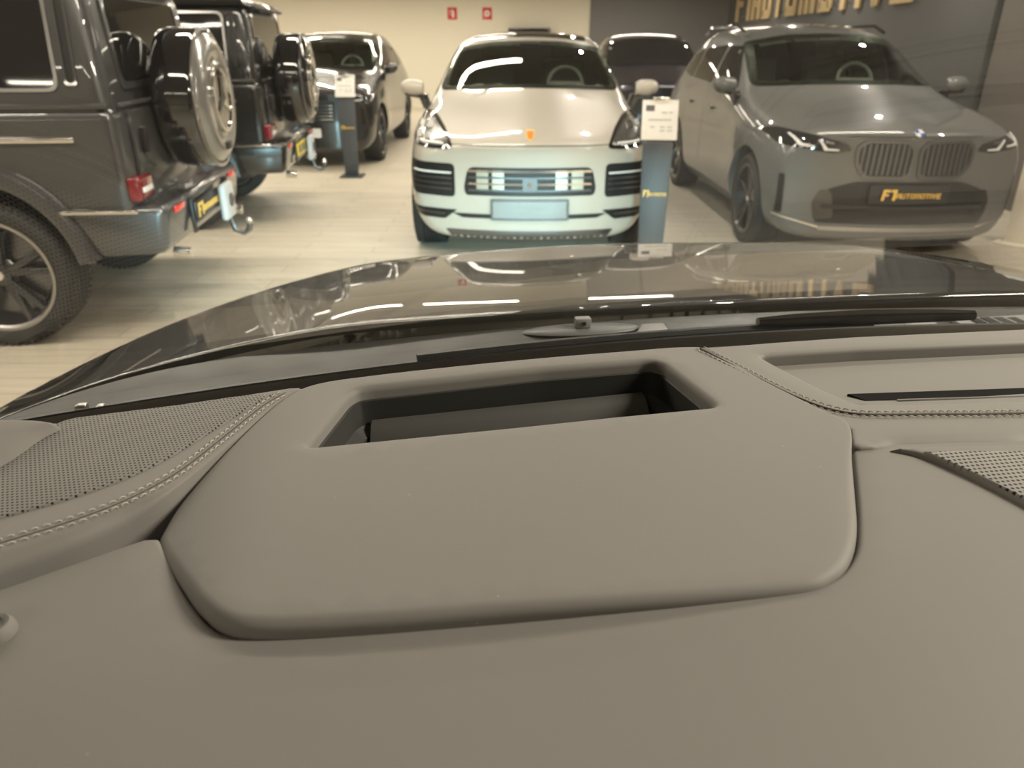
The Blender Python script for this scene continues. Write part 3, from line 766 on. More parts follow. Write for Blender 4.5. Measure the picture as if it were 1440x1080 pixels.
# ================================================================== THE TWO BOXY OFF-ROADERS
def offroader(label, loc, rz, paint, facem, plate):
    """box-shaped off-roader; local +x forward, rear panel at x=0, left flank at +y"""
    root = thing('off_road_car', label, 'car', loc, rz)
    L = 4.35
    # lower body with wheel wells
    mb = MB().hexa([(0, -.90, .56), (L, -.90, .56), (L, .90, .56), (0, .90, .56), (0, -.90, 1.315), (L, -.88, 1.315), (L, .88, 1.315), (0, .90, 1.315)])
    me = mb.mesh('body', bev=.07, seg=5)
    me = carve(me, [(x, s*.55, s*1.2, .42, .50) for x in (.80, 3.72) for s in (-1, 1)], (paint, BLACK))
    mobj('body', me, [paint, BLACK], root, True, 35)
    gh = MB().hexa([(.006, -.897, 1.20), (2.95, -.89, 1.20), (2.95, .89, 1.20), (.006, .897, 1.20), (.07, -.80, 1.94), (2.55, -.80, 1.94), (2.55, .80, 1.94), (.07, .80, 1.94)])
    gho = gh.obj('greenhouse', paint, root, bev=.085, seg=5, bangle=50)
    gb = bvh_of(gho.data)
    rf = MB().hexa([(.03, -.82, 1.925), (2.6, -.82, 1.925), (2.6, .82, 1.925), (.03, .82, 1.925), (.10, -.74, 1.985), (2.5, -.74, 1.985), (2.5, .74, 1.985), (.10, .74, 1.985)])
    rf.obj('roof', paint, root, bev=.02, seg=3)
    MB().box((.02, 0, 1.915), (.05, 1.3, .03)).obj('roof_spoiler', BLACK, root, bev=.01)
    # bright belt line and lower flank strip
    for s in (1, -1):
        MB().box((2.15, s*.893, 1.318), (4.26, .026, .026)).obj('belt_moulding', paint, root, bev=.008)
        MB().box((1.1+.22, s*.903, 1.152), (2.2, .03, .034)).obj('flank_strip', CHROME if facem is not None else GUNMETAL, root, bev=.01)
        # rear quarter window, its frame, pillar slot, front windows
        ax = '+y' if s > 0 else '-y'
        w = [(.27, 1.41), (1.42, 1.41), (1.42, 1.86), (.27, 1.86)]
        g = patch('side_window', gb, rpoly(w, .05), TINT_D, root, ax, .004, .008, .1)
        patch('window_frame', gb, rpoly([(.25, 1.39), (1.44, 1.39), (1.44, 1.88), (.25, 1.88)], .06), SILVER, g, ax, .007, .01, .05, hole=rpoly([(.268, 1.408), (1.42, 1.408), (1.42, 1.862), (.268, 1.862)], .05))
        sl = patch('pillar_slot', gb, rpoly([(.165, 1.43), (.205, 1.43), (.205, 1.86), (.165, 1.86)], .018), BLACK, root, ax, .003, .006, .05)
        patch('slot_frame', gb, rpoly([(.152, 1.415), (.218, 1.415), (.218, 1.875), (.152, 1.875)], .028), paint, sl, ax, .009, .012, .05, hole=rpoly([(.165, 1.43), (.205, 1.43), (.205, 1.86), (.165, 1.86)], .018))
        patch('side_window', gb, rpoly([(1.52, 1.41), (2.42, 1.41), (2.42, 1.85), (1.52, 1.85)], .04), TINT_D, root, ax, .004, .008, .1)
        # wheel arch flare
        for cx in (.80, 3.72):
            N = 26; fl = MB(); vs = []
            angs = [R(8)+(PI-R(16))*k/N for k in range(N+1)]
            for a in angs:
                for (rr, yy) in ((.485, .885), (.485, .975), (.50, .982), (.545, .972), (.570, .93), (.575, .885)):
                    # flattened top like a boxy flare
                    kx = 1.0; kz = 1.10
                    vs.append((cx+rr*kx*cos(a)*1.0, s*yy, .41+rr*kz*sin(a)))
            q = 6
            fs = [(i*q+j, i*q+(j+1) % q, (i+1)*q+(j+1) % q, (i+1)*q+j) for i in range(N) for j in range(q)]
            fs += [tuple(range(q)), tuple(N*q+j for j in range(q-1, -1, -1))]
            fl.add(vs, fs); fl.obj('wheel_arch', paint, root, angle=35)
            wheel(root, cx, s, .965, .42, .28, .315, 5, lipm=SILVER)
        MB().box((2.3, s*.92, .50), (1.7, .12, .06)).obj('side_step', BLACK, root, bev=.015)
    # underside and rear axle
    MB().box((2.2, 0, .50), (3.9, 1.1, .18)).obj('chassis', BLACK, root, bev=.03)
    # rear door with window
    MB().box((-.012, 0, .98), (.03, 1.44, .62)).obj('rear_door', paint, root, bev=.012)
    rw = patch('rear_window', gb, rpoly([(-.62, 1.42), (.62, 1.42), (.60, 1.86), (-.60, 1.86)], .06), TINT_D, root, '-x', .006, .01, .1, start=-1)
    patch('rear_window_frame', gb, rpoly([(-.66, 1.385), (.66, 1.385), (.635, 1.90), (-.635, 1.90)], .07), paint, rw, '-x', .012, .016, .08, hole=rpoly([(-.615, 1.425), (.615, 1.425), (.595, 1.855), (-.595, 1.855)], .06), start=-1)
    MB().tube([(-.03, .25, 1.44), (-.035, .1, 1.47), (-.035, -.3, 1.47)], .008, 6).obj('rear_wiper', BLACK, root)
    for z in (.86, 1.2):
        MB().box((-.035, -.72, z), (.05, .14, .07)).obj('door_hinge', paint, root, bev=.012)
    MB().box((-.03, 0, 1.322), (.03, 1.70, .02)).obj('belt_moulding', paint, root, bev=.006)
    MB().box((-.04, .63, 1.12), (.05, .05, .14)).obj('door_latch', BLACK, root, bev=.01)
    # spare wheel cover
    cy, cz2, r = .02, 1.30, .415
    cov = MB().lathe([(.05, -.03), (r-.06, -.035), (r-.01, -.06), (r, -.10), (r, -.26), (r-.012, -.285), (r-.03, -.30), (.05, -.295)], 72, 'X', (0, cy, cz2))
    co = cov.obj('spare_wheel_cover', GLOSSB, root, angle=50)
    fc = MB().lathe([(.001, -.350), (.215, -.350), (.222, -.343), (.236, -.343), (.243, -.350), (.33, -.349), (.338, -.345), (.378, -.318), (.388, -.298), (.36, -.293)], 72, 'X', (0, cy, cz2))
    fc.obj('cover_face', facem or GLOSSB, co, angle=50)
    rg = MB().lathe([(r-.012, -.288), (r+.004, -.292), (r+.004, -.304), (r-.016, -.308)], 72, 'X', (0, cy, cz2)); rg.obj('cover_rim', facem or GUNMETAL, co)
    st = MB()
    for k in range(3):
        a = PI/2+k*2*PI/3; t = Vector((0, cos(a), sin(a))); n = Vector((0, -sin(a), cos(a)))
        c = Vector((0, cy, cz2))
        st.add([c+t*.185+Vector((-.362, 0, 0)), c+n*.034+Vector((-.358, 0, 0)), c-n*.034+Vector((-.358, 0, 0)), c+Vector((-.378, 0, 0)), c+t*.02+Vector((-.345, 0, 0))], [(0, 1, 3), (0, 3, 2), (0, 4, 1), (0, 2, 4), (1, 4, 2, 3)])
    st.obj('star_emblem', CHROME, co, smooth=False)
    MB().lathe([(.186, -.349), (.186, -.364), (.205, -.364), (.205, -.349)], 48, 'X', (0, cy, cz2)).obj('emblem_ring', CHROME, co)
    MB().lathe([(.001, -.3555), (.187, -.3545)], 48, 'X', (0, cy, cz2)).obj('emblem_disc', GLOSSB, co)
    MB().box((-.352, cy, cz2-.285), (.016, .12, .05)).obj('cover_badge', BLACK, co, bev=.01)
    br = MB().box((-.05, 0, 1.28), (.1, .3, .3)); br.obj('spare_carrier', BLACK, root, bev=.02)
    # bumper
    def bsec(z0, z1, x0, x1, w): return [(x0, -w, z0), (x1, -w, z0), (x1, w, z0), (x0, w, z0), (x0, -w, z1), (x1, -w, z1), (x1, w, z1), (x0, w, z1)]
    bp = MB().hexa([(-.13, -.86, .50), (.24, -.93, .50), (.24, .93, .50), (-.13, .86, .50), (-.17, -.86, .785), (.36, -.955, .785), (.36, .955, .785), (-.17, .86, .785)])
    bp.obj('rear_bumper', paint, root, bev=.055, seg=4)
    for s in (1, -1):
        MB().box((.16, s*.957, .772), (.42, .022, .022)).obj('bumper_trim', CHROME, root, bev=.006)
    for s in (1, -1):
        tl = MB().box((-.02, s*.765, .875), (.07, .23, .135)).obj('tail_light', RED, root, bev=.018, seg=3)
        MB().box((-.058, s*.765, .868), (.008, .15, .03)).obj('reversing_lamp', WHITEP, tl, bev=.004)
        MB().box((-.171, s*.63, .735), (.012, .19, .035)).obj('reflector', REDREF, root, bev=.005)
        MB().box((-.172, s*.42, .64), (.02, .05, .22)).obj('bumper_slot', BLACK, root, bev=.008)
    pl = MB().box((-.182, .13, .655), (.016, .53, .125)).obj('number_plate', PLATEB if plate == 'gold' else YEL, root, bev=.006)
    if plate == 'gold':
        t = front_text(pl, 0, 0, 0, .085, GOLD); t.rotation_euler = (0, 0, PI); t.location = (-.190, .13, .615)
    else:
        mb = MB()
        for y, w_ in ((-.19, .05), (-.11, .05), (.0, .05), (.08, .05), (.18, .06)):
            mb.prism([(y-w_/2, .006), (y+w_/2, .006), (y+w_/2, .08), (y-w_/2, .08)], .003, 'YZ', 0)
        t = mb.obj('plate_marks', INK, pl, smooth=False); t.rotation_euler = (0, 0, PI); t.location = (-.190, .13, .612)
    # tow hitch: plate with eye, neck and ball
    hb = MB().box((-.225, -.20, .615), (.05, .25, .25)).obj('tow_hitch', mat('hitch_plate', (.62, .66, .68), .35), root, bev=.025, seg=3)
    MB().lathe([(.022, -.252), (.022, -.262), (.045, -.262), (.045, -.252)], 24, 'X', (0, -.20, .62)).obj('hitch_eye', GUNMETAL, hb)
    MB().tube([(-.22, -.24, .49), (-.24, -.24, .40), (-.30, -.24, .375), (-.34, -.24, .40), (-.345, -.24, .44)], .02, 10).obj('tow_ball_neck', GUNMETAL, hb)
    MB().lathe([(.001, -.028), (.016, -.024), (.027, 0), (.016, .024), (.001, .028)], 16, 'Z', (-.345, -.24, .46)).obj('tow_ball', CHROME, hb)
    for y in (-.66, .66):
        MB().tube([(-.1, y, .47), (-.2, y, .46)], .035, 12).obj('exhaust_tip', CHROME, root)
    return root
offroader('graphite grey boxy off-road car with grey spare wheel cover, nearest on the left', (-2.22, 5.08, 0), R(185.6), P_GREY, mat('cover_face_grey', (.20, .195, .185), .3, .5, coat=1), 'gold')
offroader('black boxy off-road car with a yellow number plate, parked beyond the graphite off-road car', (-2.36, 8.05, 0), R(185.6), P_BLACK, None, 'yellow')

# ================================================================== PRICE STANDS
def price_stand(label, loc, rz, post, w=.215, h=.98, logo=True, lean=2):
    """leaning display post with a tilted price sheet on top; local +x is its front"""
    root = thing('price_stand', label, 'stand', loc, rz, None)
    MB().box((0, 0, .01), (.30, w+.08, .02)).obj('base_plate', POSTD if post is POSTD else CREAM, root, bev=.004)
    MB().hexa([(.0, -w/2+.02, .02), (.05, -w/2+.02, .02), (.05, w/2-.02, .02), (0, w/2-.02, .02), (-.03, -w/2, h), (.02, -w/2, h), (.02, w/2, h), (-.03, w/2, h)]).obj('post', post, root, bev=.006)
    rot = Matrix.Rotation(R(-20), 3, 'Y')
    sh = MB().box((0, 0, 0), (.012, .25, .275)).obj('price_sheet', SHEET, root, bev=.002)
    sh.location = (.0, 0, h+.15); sh.rotation_euler = (0, R(-20), 0)
    pr = MB().box((.0075, -.07, .08), (.002, .06, .04)); pr.obj('printed_picture', INK, sh, smooth=False)
    tx = MB()
    for k, (y, z, ww) in enumerate([(.03, .05, .04), (.075, .05, .025), (0, .0, .16), (.02, -.05, .035), (.07, -.05, .035), (.02, -.075, .035), (.07, -.075, .035), (-.05, -.05, .03)]):
        tx.box((.0075, y, z), (.002, ww, .012))
    tx.obj('printed_lines', INKL, sh, smooth=False)
    MB().box((-.0, 0, h+.29), (.03, .12, .025)).obj('sheet_clip', CHROME, root, bev=.006)
    if logo:
        t = front_text(root, 0, 0, 0, .05, GOLD, sc=.62); t.location = (.0395, 0, .60)
    return root
price_stand('dark price stand with white sheet and gold lettering beside the cream SUV', (1.045, 5.53, 0), R(-96), POSTD)
price_stand('dark price stand with white sheet in front of the glossy black SUV', (-2.14, 10.2, 0), R(-90), POSTD)
price_stand('cream price stand at the right edge beside the steel grey SUV', (4.52, 6.45, 0), R(-140), CREAM, w=.34, h=1.02, logo=False)

# ================================================================== THE ROOM
def struct(name, mb, m, bev=0): 
    o = mb.obj(name, m, None, bev=bev, smooth=False); o['kind'] = 'structure'; return o
WALLM = mat('wall_cream', (.76, .715, .60), .75, bump=(6, .1, .01))
WALLD = mat('wall_charcoal', (.17, .165, .165), .7)
WALLG = mat('wall_grey', (.085, .084, .082), .7)
WALLB = mat('wall_taupe', (.15, .134, .118), .7)
CEILM = mat('ceiling_grey', (.22, .21, .19), .85)
YB = 22.0
HC = 3.42
struct('floor', MB().box((0, 8, -.05), (26, 34, .1)), floor_mat())
struct('wall_back', MB().box((-4.6, YB+.1, HC/2), (13.36, .2, HC)), WALLM)
struct('wall_back_dark', MB().box((4.2, YB+.06, HC/2), (4.24, .28, HC)), WALLD)
rw = MB().hexa([(5.75, YB, 0), (5.25, 9.0, 0), (5.45, 9.0, 0), (5.95, YB, 0), (5.75, YB, HC), (5.25, 9.0, HC), (5.45, 9.0, HC), (5.95, YB, HC)])
struct('wall_right', rw, WALLG)
struct('wall_right_near', MB().box((5.55, 0, HC/2), (.5, 17.9, HC)), WALLB)
struct('wall_left', MB().box((-10.6, 8, HC/2), (.2, 30, HC)), WALLM)
struct('wall_rear', MB().box((-2.4, -8, HC/2), (16.6, .2, HC)), WALLM)
struct('ceiling', MB().box((-2.4, 7, HC+.05), (16.6, 31, .1)), CEILM)

# wall lettering on the right wall
def wall_sign():
    ang = math.atan2(YB-9.0, .5)
    h = .78
    d = Vector((-.5, -(YB-9.0), 0)).normalized()      # reading direction, towards the viewer
    n = Vector((-d.y, d.x, 0)); n = n if n.x < 0 else -n
    o = Vector((5.70, 20.9, 2.12))
    o.x = 5.25+(o.y-9.0)/(YB-9.0)*.5
    root = thing('wall_sign', 'large gold block letters along the charcoal right wall', 'sign', o, 0)
    x = 0.0
    W = 9.9
    tot = lettering('F1AUTOMOTIVE', h, t=.22, w=.74, gap=.24)[1]
    k = W/tot
    for c in 'F1AUTOMOTIVE':
        st, gw = glyph(c, .74, .22)
        mb = MB()
        for p in st:
            q = [((x+a)*h*k, b*h) for a, b in p]
            vs = [d*u+Vector((0, 0, v))+n*.012 for u, v in q]+[d*u+Vector((0, 0, v))+n*.06 for u, v in q]
            m4 = len(q)
            mb.add(vs, [tuple(range(m4)), tuple(range(2*m4-1, m4-1, -1))]+[(i, (i+1) % m4, m4+(i+1) % m4, m4+i) for i in range(m4)])
        mb.obj('letter', mat('sign_gold', (.62, .46, .24), .4, .25), root, bev=.008, smooth=False)
        x += gw+.24
    MB().tube([(Vector((0, 0, .1))+n*.006), (d*W+Vector((0, 0, .1))+n*.006)], .005, 6).obj('mounting_rail', GUNMETAL, root)
wall_sign()

def fire_sign(u, label, ext):
    r_ = ((u-720)/F_PX, cos(PITCH)-(19-540)/F_PX*sin(PITCH), -sin(PITCH)-(19-540)/F_PX*cos(PITCH))
    t = (YB-.01)/r_[1]
    root = thing('fire_safety_sign', label, 'sign', (r_[0]*t, YB-.004, EYE+r_[2]*t), R(-90))
    MB().box((.004, 0, 0), (.008, .25, .29)).obj('sign_panel', mat('sign_red', (.62, .02, .02), .45), root, bev=.002)
    mb = MB()
    if ext:
        mb.box((.009, .02, -.02), (.003, .06, .15)); mb.box((.009, .02, .075), (.003, .03, .03)); mb.box((.009, -.03, .08), (.003, .07, .015)); mb.box((.009, -.06, .02), (.003, .015, .12))
    else:
        mb.lathe([(.03, .0085), (.075, .0085), (.075, .0105), (.03, .0105)], 20, 'X'); mb.box((.009, -.06, -.08), (.003, .05, .02))
    mb.obj('pictogram', WHITEP, root, smooth=False)
fire_sign(636, 'red fire extinguisher sign on the cream wall, left one of the pair', True)
fire_sign(685, 'red fire hose sign on the cream wall, right one of the pair', False)
cb = thing('wall_cabinet', 'black cabinet on the cream wall just above the cream SUV roof', 'cabinet', (.46, YB-.12, 1.0), 0)
MB().box((0, 0, .46), (1.12, .22, 1.08)).obj('cabinet_body', BLACK, cb, bev=.01)
MB().box((0, -.115, .46), (1.04, .012, 1.0)).obj('cabinet_door', GLOSSB, cb, bev=.003)

# ceiling lights
WARM = (1.0, .895, .735)
def tube_light(x, y, length, power, group, z=None):
    z = z or HC-.42
    root = thing('ceiling_light', 'slim linear tube light hanging under the ceiling', 'lamp', (x, y, z), 0, group)
    MB().box((0, 0, .03), (length+.06, .17, .045)).obj('housing', WHITEP, root, bev=.008)
    for s in (-1, 1): MB().tube([(s*length*.4, 0, .05), (s*length*.4, 0, HC-z)], .004, 6).obj('suspension_wire', GUNMETAL, root)
    ld = bpy.data.lights.new('tube', 'AREA'); ld.shape = 'RECTANGLE'; ld.size = length; ld.size_y = .14; ld.energy = power; ld.color = WARM
    lo = bpy.data.objects.new('tube', ld); link(lo, root); lo.location = (0, 0, .002)
    return root
for y in (-3.2, 2.9, 5.8, 8.7, 11.8, 15.0, 19.4):
    for x in (-7.4, -4.3, -1.2):
        tube_light(x, y, 2.5, 66 if y < 19 else 80, 'linear ceiling lights')
for x, y, ln, pw in ((3.0, .7, 2.2, 310), (3.2, 7.0, 1.6, 40), (3.2, 13.0, 1.6, 40), (3.0, 19.4, 2.2, 70)):  # first and last are extra tubes, added to brighten dashboard and dark back wall
    tube_light(x, y, ln, pw, 'linear ceiling lights')
def spot(x, y, power):
    root = thing('ceiling_spot', 'small round ceiling spotlight', 'lamp', (x, y, HC-.25), 0, 'ceiling spotlights')
    MB().lathe([(.001, .25), (.03, .25), (.03, .12), (.055, .10), (.06, 0), (.05, 0), (.045, .06), (.001, .07)], 20, 'Z').obj('housing', BLACK, root)
    ld = bpy.data.lights.new('bulb', 'AREA'); ld.shape = 'DISK'; ld.size = .09; ld.energy = power; ld.color = (1, .92, .80)
    lo = bpy.data.objects.new('bulb', ld); link(lo, root); lo.location = (0, 0, .004)
for y in (3.0, 6.2, 9.6, 13.5, 17.5):
    for x in (1.2, 4.6): spot(x, y, 28)
W = bpy.data.worlds.new('world'); SC.world = W; W.use_nodes = True
W.node_tree.nodes['Background'].inputs[0].default_value = (1, .85, .65, 1)
W.node_tree.nodes['Background'].inputs[1].default_value = .02

# ================================================================== OUR OWN CAR
PSI, XC = R(8), .46
own = thing('car', 'dark car seen from its driver seat, grey leather dashboard and long black bonnet', 'car', (XC*cos(PSI), XC*sin(PSI), 0), PSI)
def at(u, v, z):
    a = (u-720)/F_PX; b = (v-540)/F_PX
    d = (a, cos(PITCH)-b*sin(PITCH), -sin(PITCH)-b*cos(PITCH)); t = (z-EYE)/d[2]
    x, y = d[0]*t, d[1]*t
    return (x*cos(PSI)+y*sin(PSI)-XC, -x*sin(PSI)+y*cos(PSI))
def px(z, *pts): return [at(u, v, z) for u, v in pts]
def smooth_line(pts, n=8, closed=False):
    out = []; N = len(pts)
    for i in range(N if closed else N-1):
        g = lambda k: Vector(pts[k % N] if closed else pts[min(max(k, 0), N-1)])
        p0, p1, p2, p3 = g(i-1), g(i), g(i+1), g(i+2)
        for k in range(n):
            t = k/n
            out.append(tuple(.5*((2*p1)+(p2-p0)*t+(2*p0-5*p1+4*p2-p3)*t*t+(3*p1-p0-3*p2+p3)*t**3)))
    if not closed: out.append(tuple(pts[-1]))
    return out

# ---- bonnet
def hood_z(X, Y):
    d = Y-1.02
    z = 1.262-.112*d-.02*d*d; a = abs(X)
    f = max(a-.5, 0); z -= .35*f*f
    f = max(a-1.03, 0); z -= 5.6*f*f
    e = max(Y-(1.70-.60*X*X-1.77*max(a-.85, 0)**2), 0); z -= 1.74*e*e
    # soft shoulder each side of the centre
    q = (a-.62)/.04
    z += .006*(1-1/(1+math.exp(-q)))
    return z
def hood_rear(X): return .995-.09*X*X
nx, ny = 110, 90
mb = MB(); keep = {}
for i in range(nx+1):
    X = -1.12+2.24*i/nx
    for j in range(ny+1):
        Y0 = hood_rear(X); Y = Y0+(2.50-Y0)*j/ny
        mb.v.append((X, Y, hood_z(X, Y)))
for i in range(nx):
    for j in range(ny):
        q = [i*(ny+1)+j, (i+1)*(ny+1)+j, (i+1)*(ny+1)+j+1, i*(ny+1)+j+1]
        if min(mb.v[k][2] for k in q) > .90: mb.f.append(tuple(q))
used = sorted({k for f in mb.f for k in f}); rm = {k: n for n, k in enumerate(used)}
mb.v = [mb.v[k] for k in used]; mb.f = [tuple(rm[k] for k in f) for f in mb.f]
edge = {}
for f in mb.f:
    for k in range(4): edge[(f[k], f[(k+1) % 4])] = 1
bd = [(a, b) for (a, b) in edge if (b, a) not in edge]
low = {}; mid = {}
for (a, b) in bd:
    for k in (a, b):
        if k in low: continue
        x, y, z = mb.v[k]
        rear = y < hood_rear(x)+.01 and abs(x) < 1.08
        low[k] = (len(mb.v), len(mb.v)+1, len(mb.v)+2)
        if rear: mb.v += [(x, y-.003, z-.001), (x, y-.006, z-.004), (x, y-.006, z-.010)]
        else: mb.v += [(x, y, z-.02), (x, y, z-.1), (x, y, .42)]
for (a, b) in bd:
    A = (a,)+low[a]; B = (b,)+low[b]
    for k in range(3): mb.f.append((B[k], A[k], A[k+1], B[k+1]))
hood = mb.obj('bonnet', P_HOOD, own, angle=70)

# ---- headlamps of this car, under the bonnet lip: lit low beam with cut-off shield
for s in (-1, 1):
    hl = MB()
    x0, y0, z0 = s*.72, 1.98, .865
    hl.box((x0, y0-.06, z0+.03), (.26, .20, .012)); hl.box((x0, y0-.06, z0-.055), (.26, .20, .012)); hl.box((x0, y0-.155, z0-.012), (.26, .012, .09))
    for q in (-1, 1): hl.box((x0+q*.125, y0-.06, z0-.012), (.012, .20, .09))
    ho = hl.obj('headlamp', BLACK, own, bev=.003)
    MB().box((x0, y0+.0, z0+.0168), (.24, .10, .010)).obj('cutoff_shield', BLACK, ho)
    ld = bpy.data.lights.new('low_beam', 'SPOT'); ld.energy = 520; ld.color = (.55, .93, 1.0); ld.spot_size = R(62); ld.spot_blend = .6; ld.shadow_soft_size = .006
    lo = bpy.data.objects.new('low_beam', ld); link(lo, ho); lo.location = (x0, y0-.12, z0+.012); lo.rotation_euler = (R(90-2), 0, 0)

# ---- cowl between windscreen and bonnet
def cowl_z(X, Y): return 1.230+.028*min(max((Y-.86)/.12, 0), 1)-.05*max(abs(X)-.55, 0)**2-.42*max(abs(X)-.7, 0)**2
cp = [(X/20*1.02, .868-.13*(X/20*1.02)**2) for X in range(-20, 21)]+[(X/20*1.02, hood_rear(X/20*1.02)-.012) for X in range(20, -21, -1)]
slab('cowl_panel', cp, cowl_z, COWL, own, r=.004, depth=.05, s=.05, bs=.03)
def on_cowl(u, v):
    X, Y = at(u, v, 1.25)
    for _ in range(6): X, Y = at(u, v, cowl_z(X, Y))
    return X, Y
for (u, v) in ((818, 464), (1217, 457)):
    X, Y = on_cowl(u, v); zz = cowl_z(X, Y)
    m_ = MB()
    for k in range(7):
        a = k/6*PI/2
        m_.v += [(X+.085*cos(a)*cos(2*PI*q/24), Y+.022*cos(a)*sin(2*PI*q/24), zz+.006*sin(a)) for q in range(24)]
    for k in range(6):
        for q in range(24): m_.f.append((k*24+q, k*24+(q+1) % 24, (k+1)*24+(q+1) % 24, (k+1)*24+q))
    wn = m_.obj('washer_nozzle', mat('nozzle_plastic', (.15, .155, .16), .4), own)
    nz = MB().box((X-.0, Y-.004, zz+.013), (.022, .014, .014)).obj('nozzle_housing', COWL_L, wn, bev=.002)
    MB().box((X, Y-.0115, zz+.013), (.006, .002, .005)).obj('nozzle_jet', BLACK, wn)
for (u, v, w_) in ((912, 472, .055), (1290, 468, .07)):
    X, Y = on_cowl(u, v); zz = cowl_z(X, Y)
    MB().hexa([(X-w_/2, Y-.02, zz), (X+w_/2, Y-.02, zz), (X+w_/2, Y+.02, zz), (X-w_/2*.3, Y+.02, zz), (X-w_/2, Y-.02, zz+.008), (X+w_/2, Y-.02, zz+.008), (X+w_/2, Y+.02, zz+.012), (X-w_/2*.2, Y+.02, zz+.012)]).obj('cowl_clip', COWL_L, own, bev=.003)
for k in range(9):
    X, Y = on_cowl(1371+k*19, 458); zz = cowl_z(X, Y)
    if k == 0: vent = MB().box((X+.07, Y, zz+.004), (.20, .032, .008)).obj('cowl_vent', COWL_L, own, bev=.002)
    MB().box((X, Y, zz+.0075), (.0145, .024, .004)).obj('vent_slot', BLACK, vent)
for (u, v, w_) in ((113, 565, .013), (140, 566, .009)):
    X, Y = at(u, v, 1.25)
    MB().box((X, Y, 1.243), (w_, .012, .009)).obj('cowl_fastener', SILVER, own, bev=.003)

# ---- windscreen
WB, WZ, WTH, WLEN = .86, 1.262, R(31), .90
def ws_base(X): return WB-.13*X*X
def ws_pt(X, s):
    """X across the base, s metres up the glass"""
    k = 1-.17*s/WLEN
    bow = .012*sin(PI*min(s/WLEN, 1))
    return Vector((X*k, ws_base(X)-cos(WTH)*s+bow*sin(WTH), WZ+sin(WTH)*s+bow*cos(WTH)-.02*X*X))
def ws_sheet(name, s0, s1, m, off, th, nx=48, ns=24, w=1.0):
    vs = []; fs = []
    for lay in (0, 1):
        o_ = off-lay*th
        for j in range(ns+1):
            for i in range(nx+1):
                X = (-w+2*w*i/nx); s = s0+(s1-s0)*j/ns
                p = ws_pt(X, s); e = .004
                n = (ws_pt(X+e, s)-ws_pt(X-e, s)).cross(ws_pt(X, s+e)-ws_pt(X, s-e)).normalized()
                vs.append(p+n*o_)
    c = (nx+1)*(ns+1)
    for j in range(ns):
        for i in range(nx):
            a = j*(nx+1)+i; q = (a, a+1, a+nx+2, a+nx+1)
            fs.append(q); fs.append(tuple(k+c for k in reversed(q)))
    for i in range(nx):
        fs.append((i+1, i, i+c, i+1+c)); a = ns*(nx+1)+i; fs.append((a, a+1, a+1+c, a+c))
    for j in range(ns):
        a = j*(nx+1); fs.append((a, a+nx+1, a+nx+1+c, a+c)); b = a+nx; fs.append((b+nx+1, b, b+c, b+nx+1+c))
    return MB().add(vs, fs).obj(name, m, own, angle=60)
ws_sheet('windscreen', 0, WLEN, WSGLASS, .0, .005)
ws_sheet('windscreen_black_band', -.01, .070, BLACK, .003, .002, 48, 5)
# wiper blade and arm at the foot of the glass
def ws_out(X, s, o): 
    p = ws_pt(X, s); return (p.x, p.y+o*.5, p.z+o)
MB().tube([ws_out(-.46+.04*k, .012+.0006*k, .012) for k in range(0, 16)], .006, 6).obj('wiper_blade', BLACK, own)
MB().tube([ws_out(-.02+.05*k, .024, .018) for k in range(0, 7)], [.006, .009, .010, .011, .010, .009, .007], 8).obj('wiper_arm', GLOSSB, own)
# pillars, header and roof of this car, above and behind the view
for s in (-1, 1):
    MB().tube([ws_pt(s*1.02, t*WLEN/6)+Vector((0, -.0, -.012)) for t in range(0, 7)], .035, 10).obj('windscreen_pillar', P_HOOD, own)
rv = MB(); 
pt0 = [ws_pt(-1+2*i/16, WLEN) for i in range(17)]
for q in range(2):
    for k, dy in enumerate((0.0, .06, .5, 1.2, 1.9)):
        for p in pt0: rv.v.append((p.x, p.y-dy, p.z+(.05*(1-math.exp(-dy*4)))+(.03 if q else 0)-.004))
for q in range(2):
    for k in range(4):
        for i in range(16):
            a = q*85+k*17+i; f = (a, a+1, a+18, a+17); rv.f.append(f if q else f[::-1])
rv.obj('roof', P_HOOD, own)

# ---- dashboard
DZ = 1.337
# lower pad
def pad_z(X, Y):
    z = DZ
    z -= .05*max(.30-Y, 0)**1.3*2.2
    # the pad climbs towards the middle of the car until it is flush with the instrument cover
    t = min(max((X+.45)/.25, 0), 1)
    z += .0075*t*t*(3-2*t)*min(max((Y-.12)/.2, 0), 1)
    t = min(max((-.60-X)/.12, 0), 1)
    z -= .002*t*t*(3-2*t)
    return z
pad = [(-1.0, -.15), (.88, -.15), (.88, .49)]+px(DZ+.007, (1300, 622), (1197, 624))+smooth_line(px(DZ+.004, (1197, 645), (1202, 690), (1205, 740), (1201, 783), (1177, 814), (1128, 834)), 4)[:-1]+smooth_line(px(DZ+.001, (1130, 838), (1000, 849), (850, 859), (700, 869), (560, 880), (430, 890), (350, 892), (305, 882), (278, 855), (256, 824), (237, 780), (223, 754)), 4)+smooth_line(px(DZ-.001, (217, 753), (160, 771), (100, 791), (0, 824), (-60, 846), (-160, 884)), 3)
slab('dashboard_pad', pad, pad_z, LEATHER_SOFT, own, r=.004, depth=.045, s=.022, bs=.01)
MB().prism([(-1.0, -.12), (.86, -.12), (.86, .60), (-1.0, .60)], .01, 'XY', 1.285).obj('groove_shade_plate', BLACK, own)  # black plate added underneath so the gaps around the pad read as shade

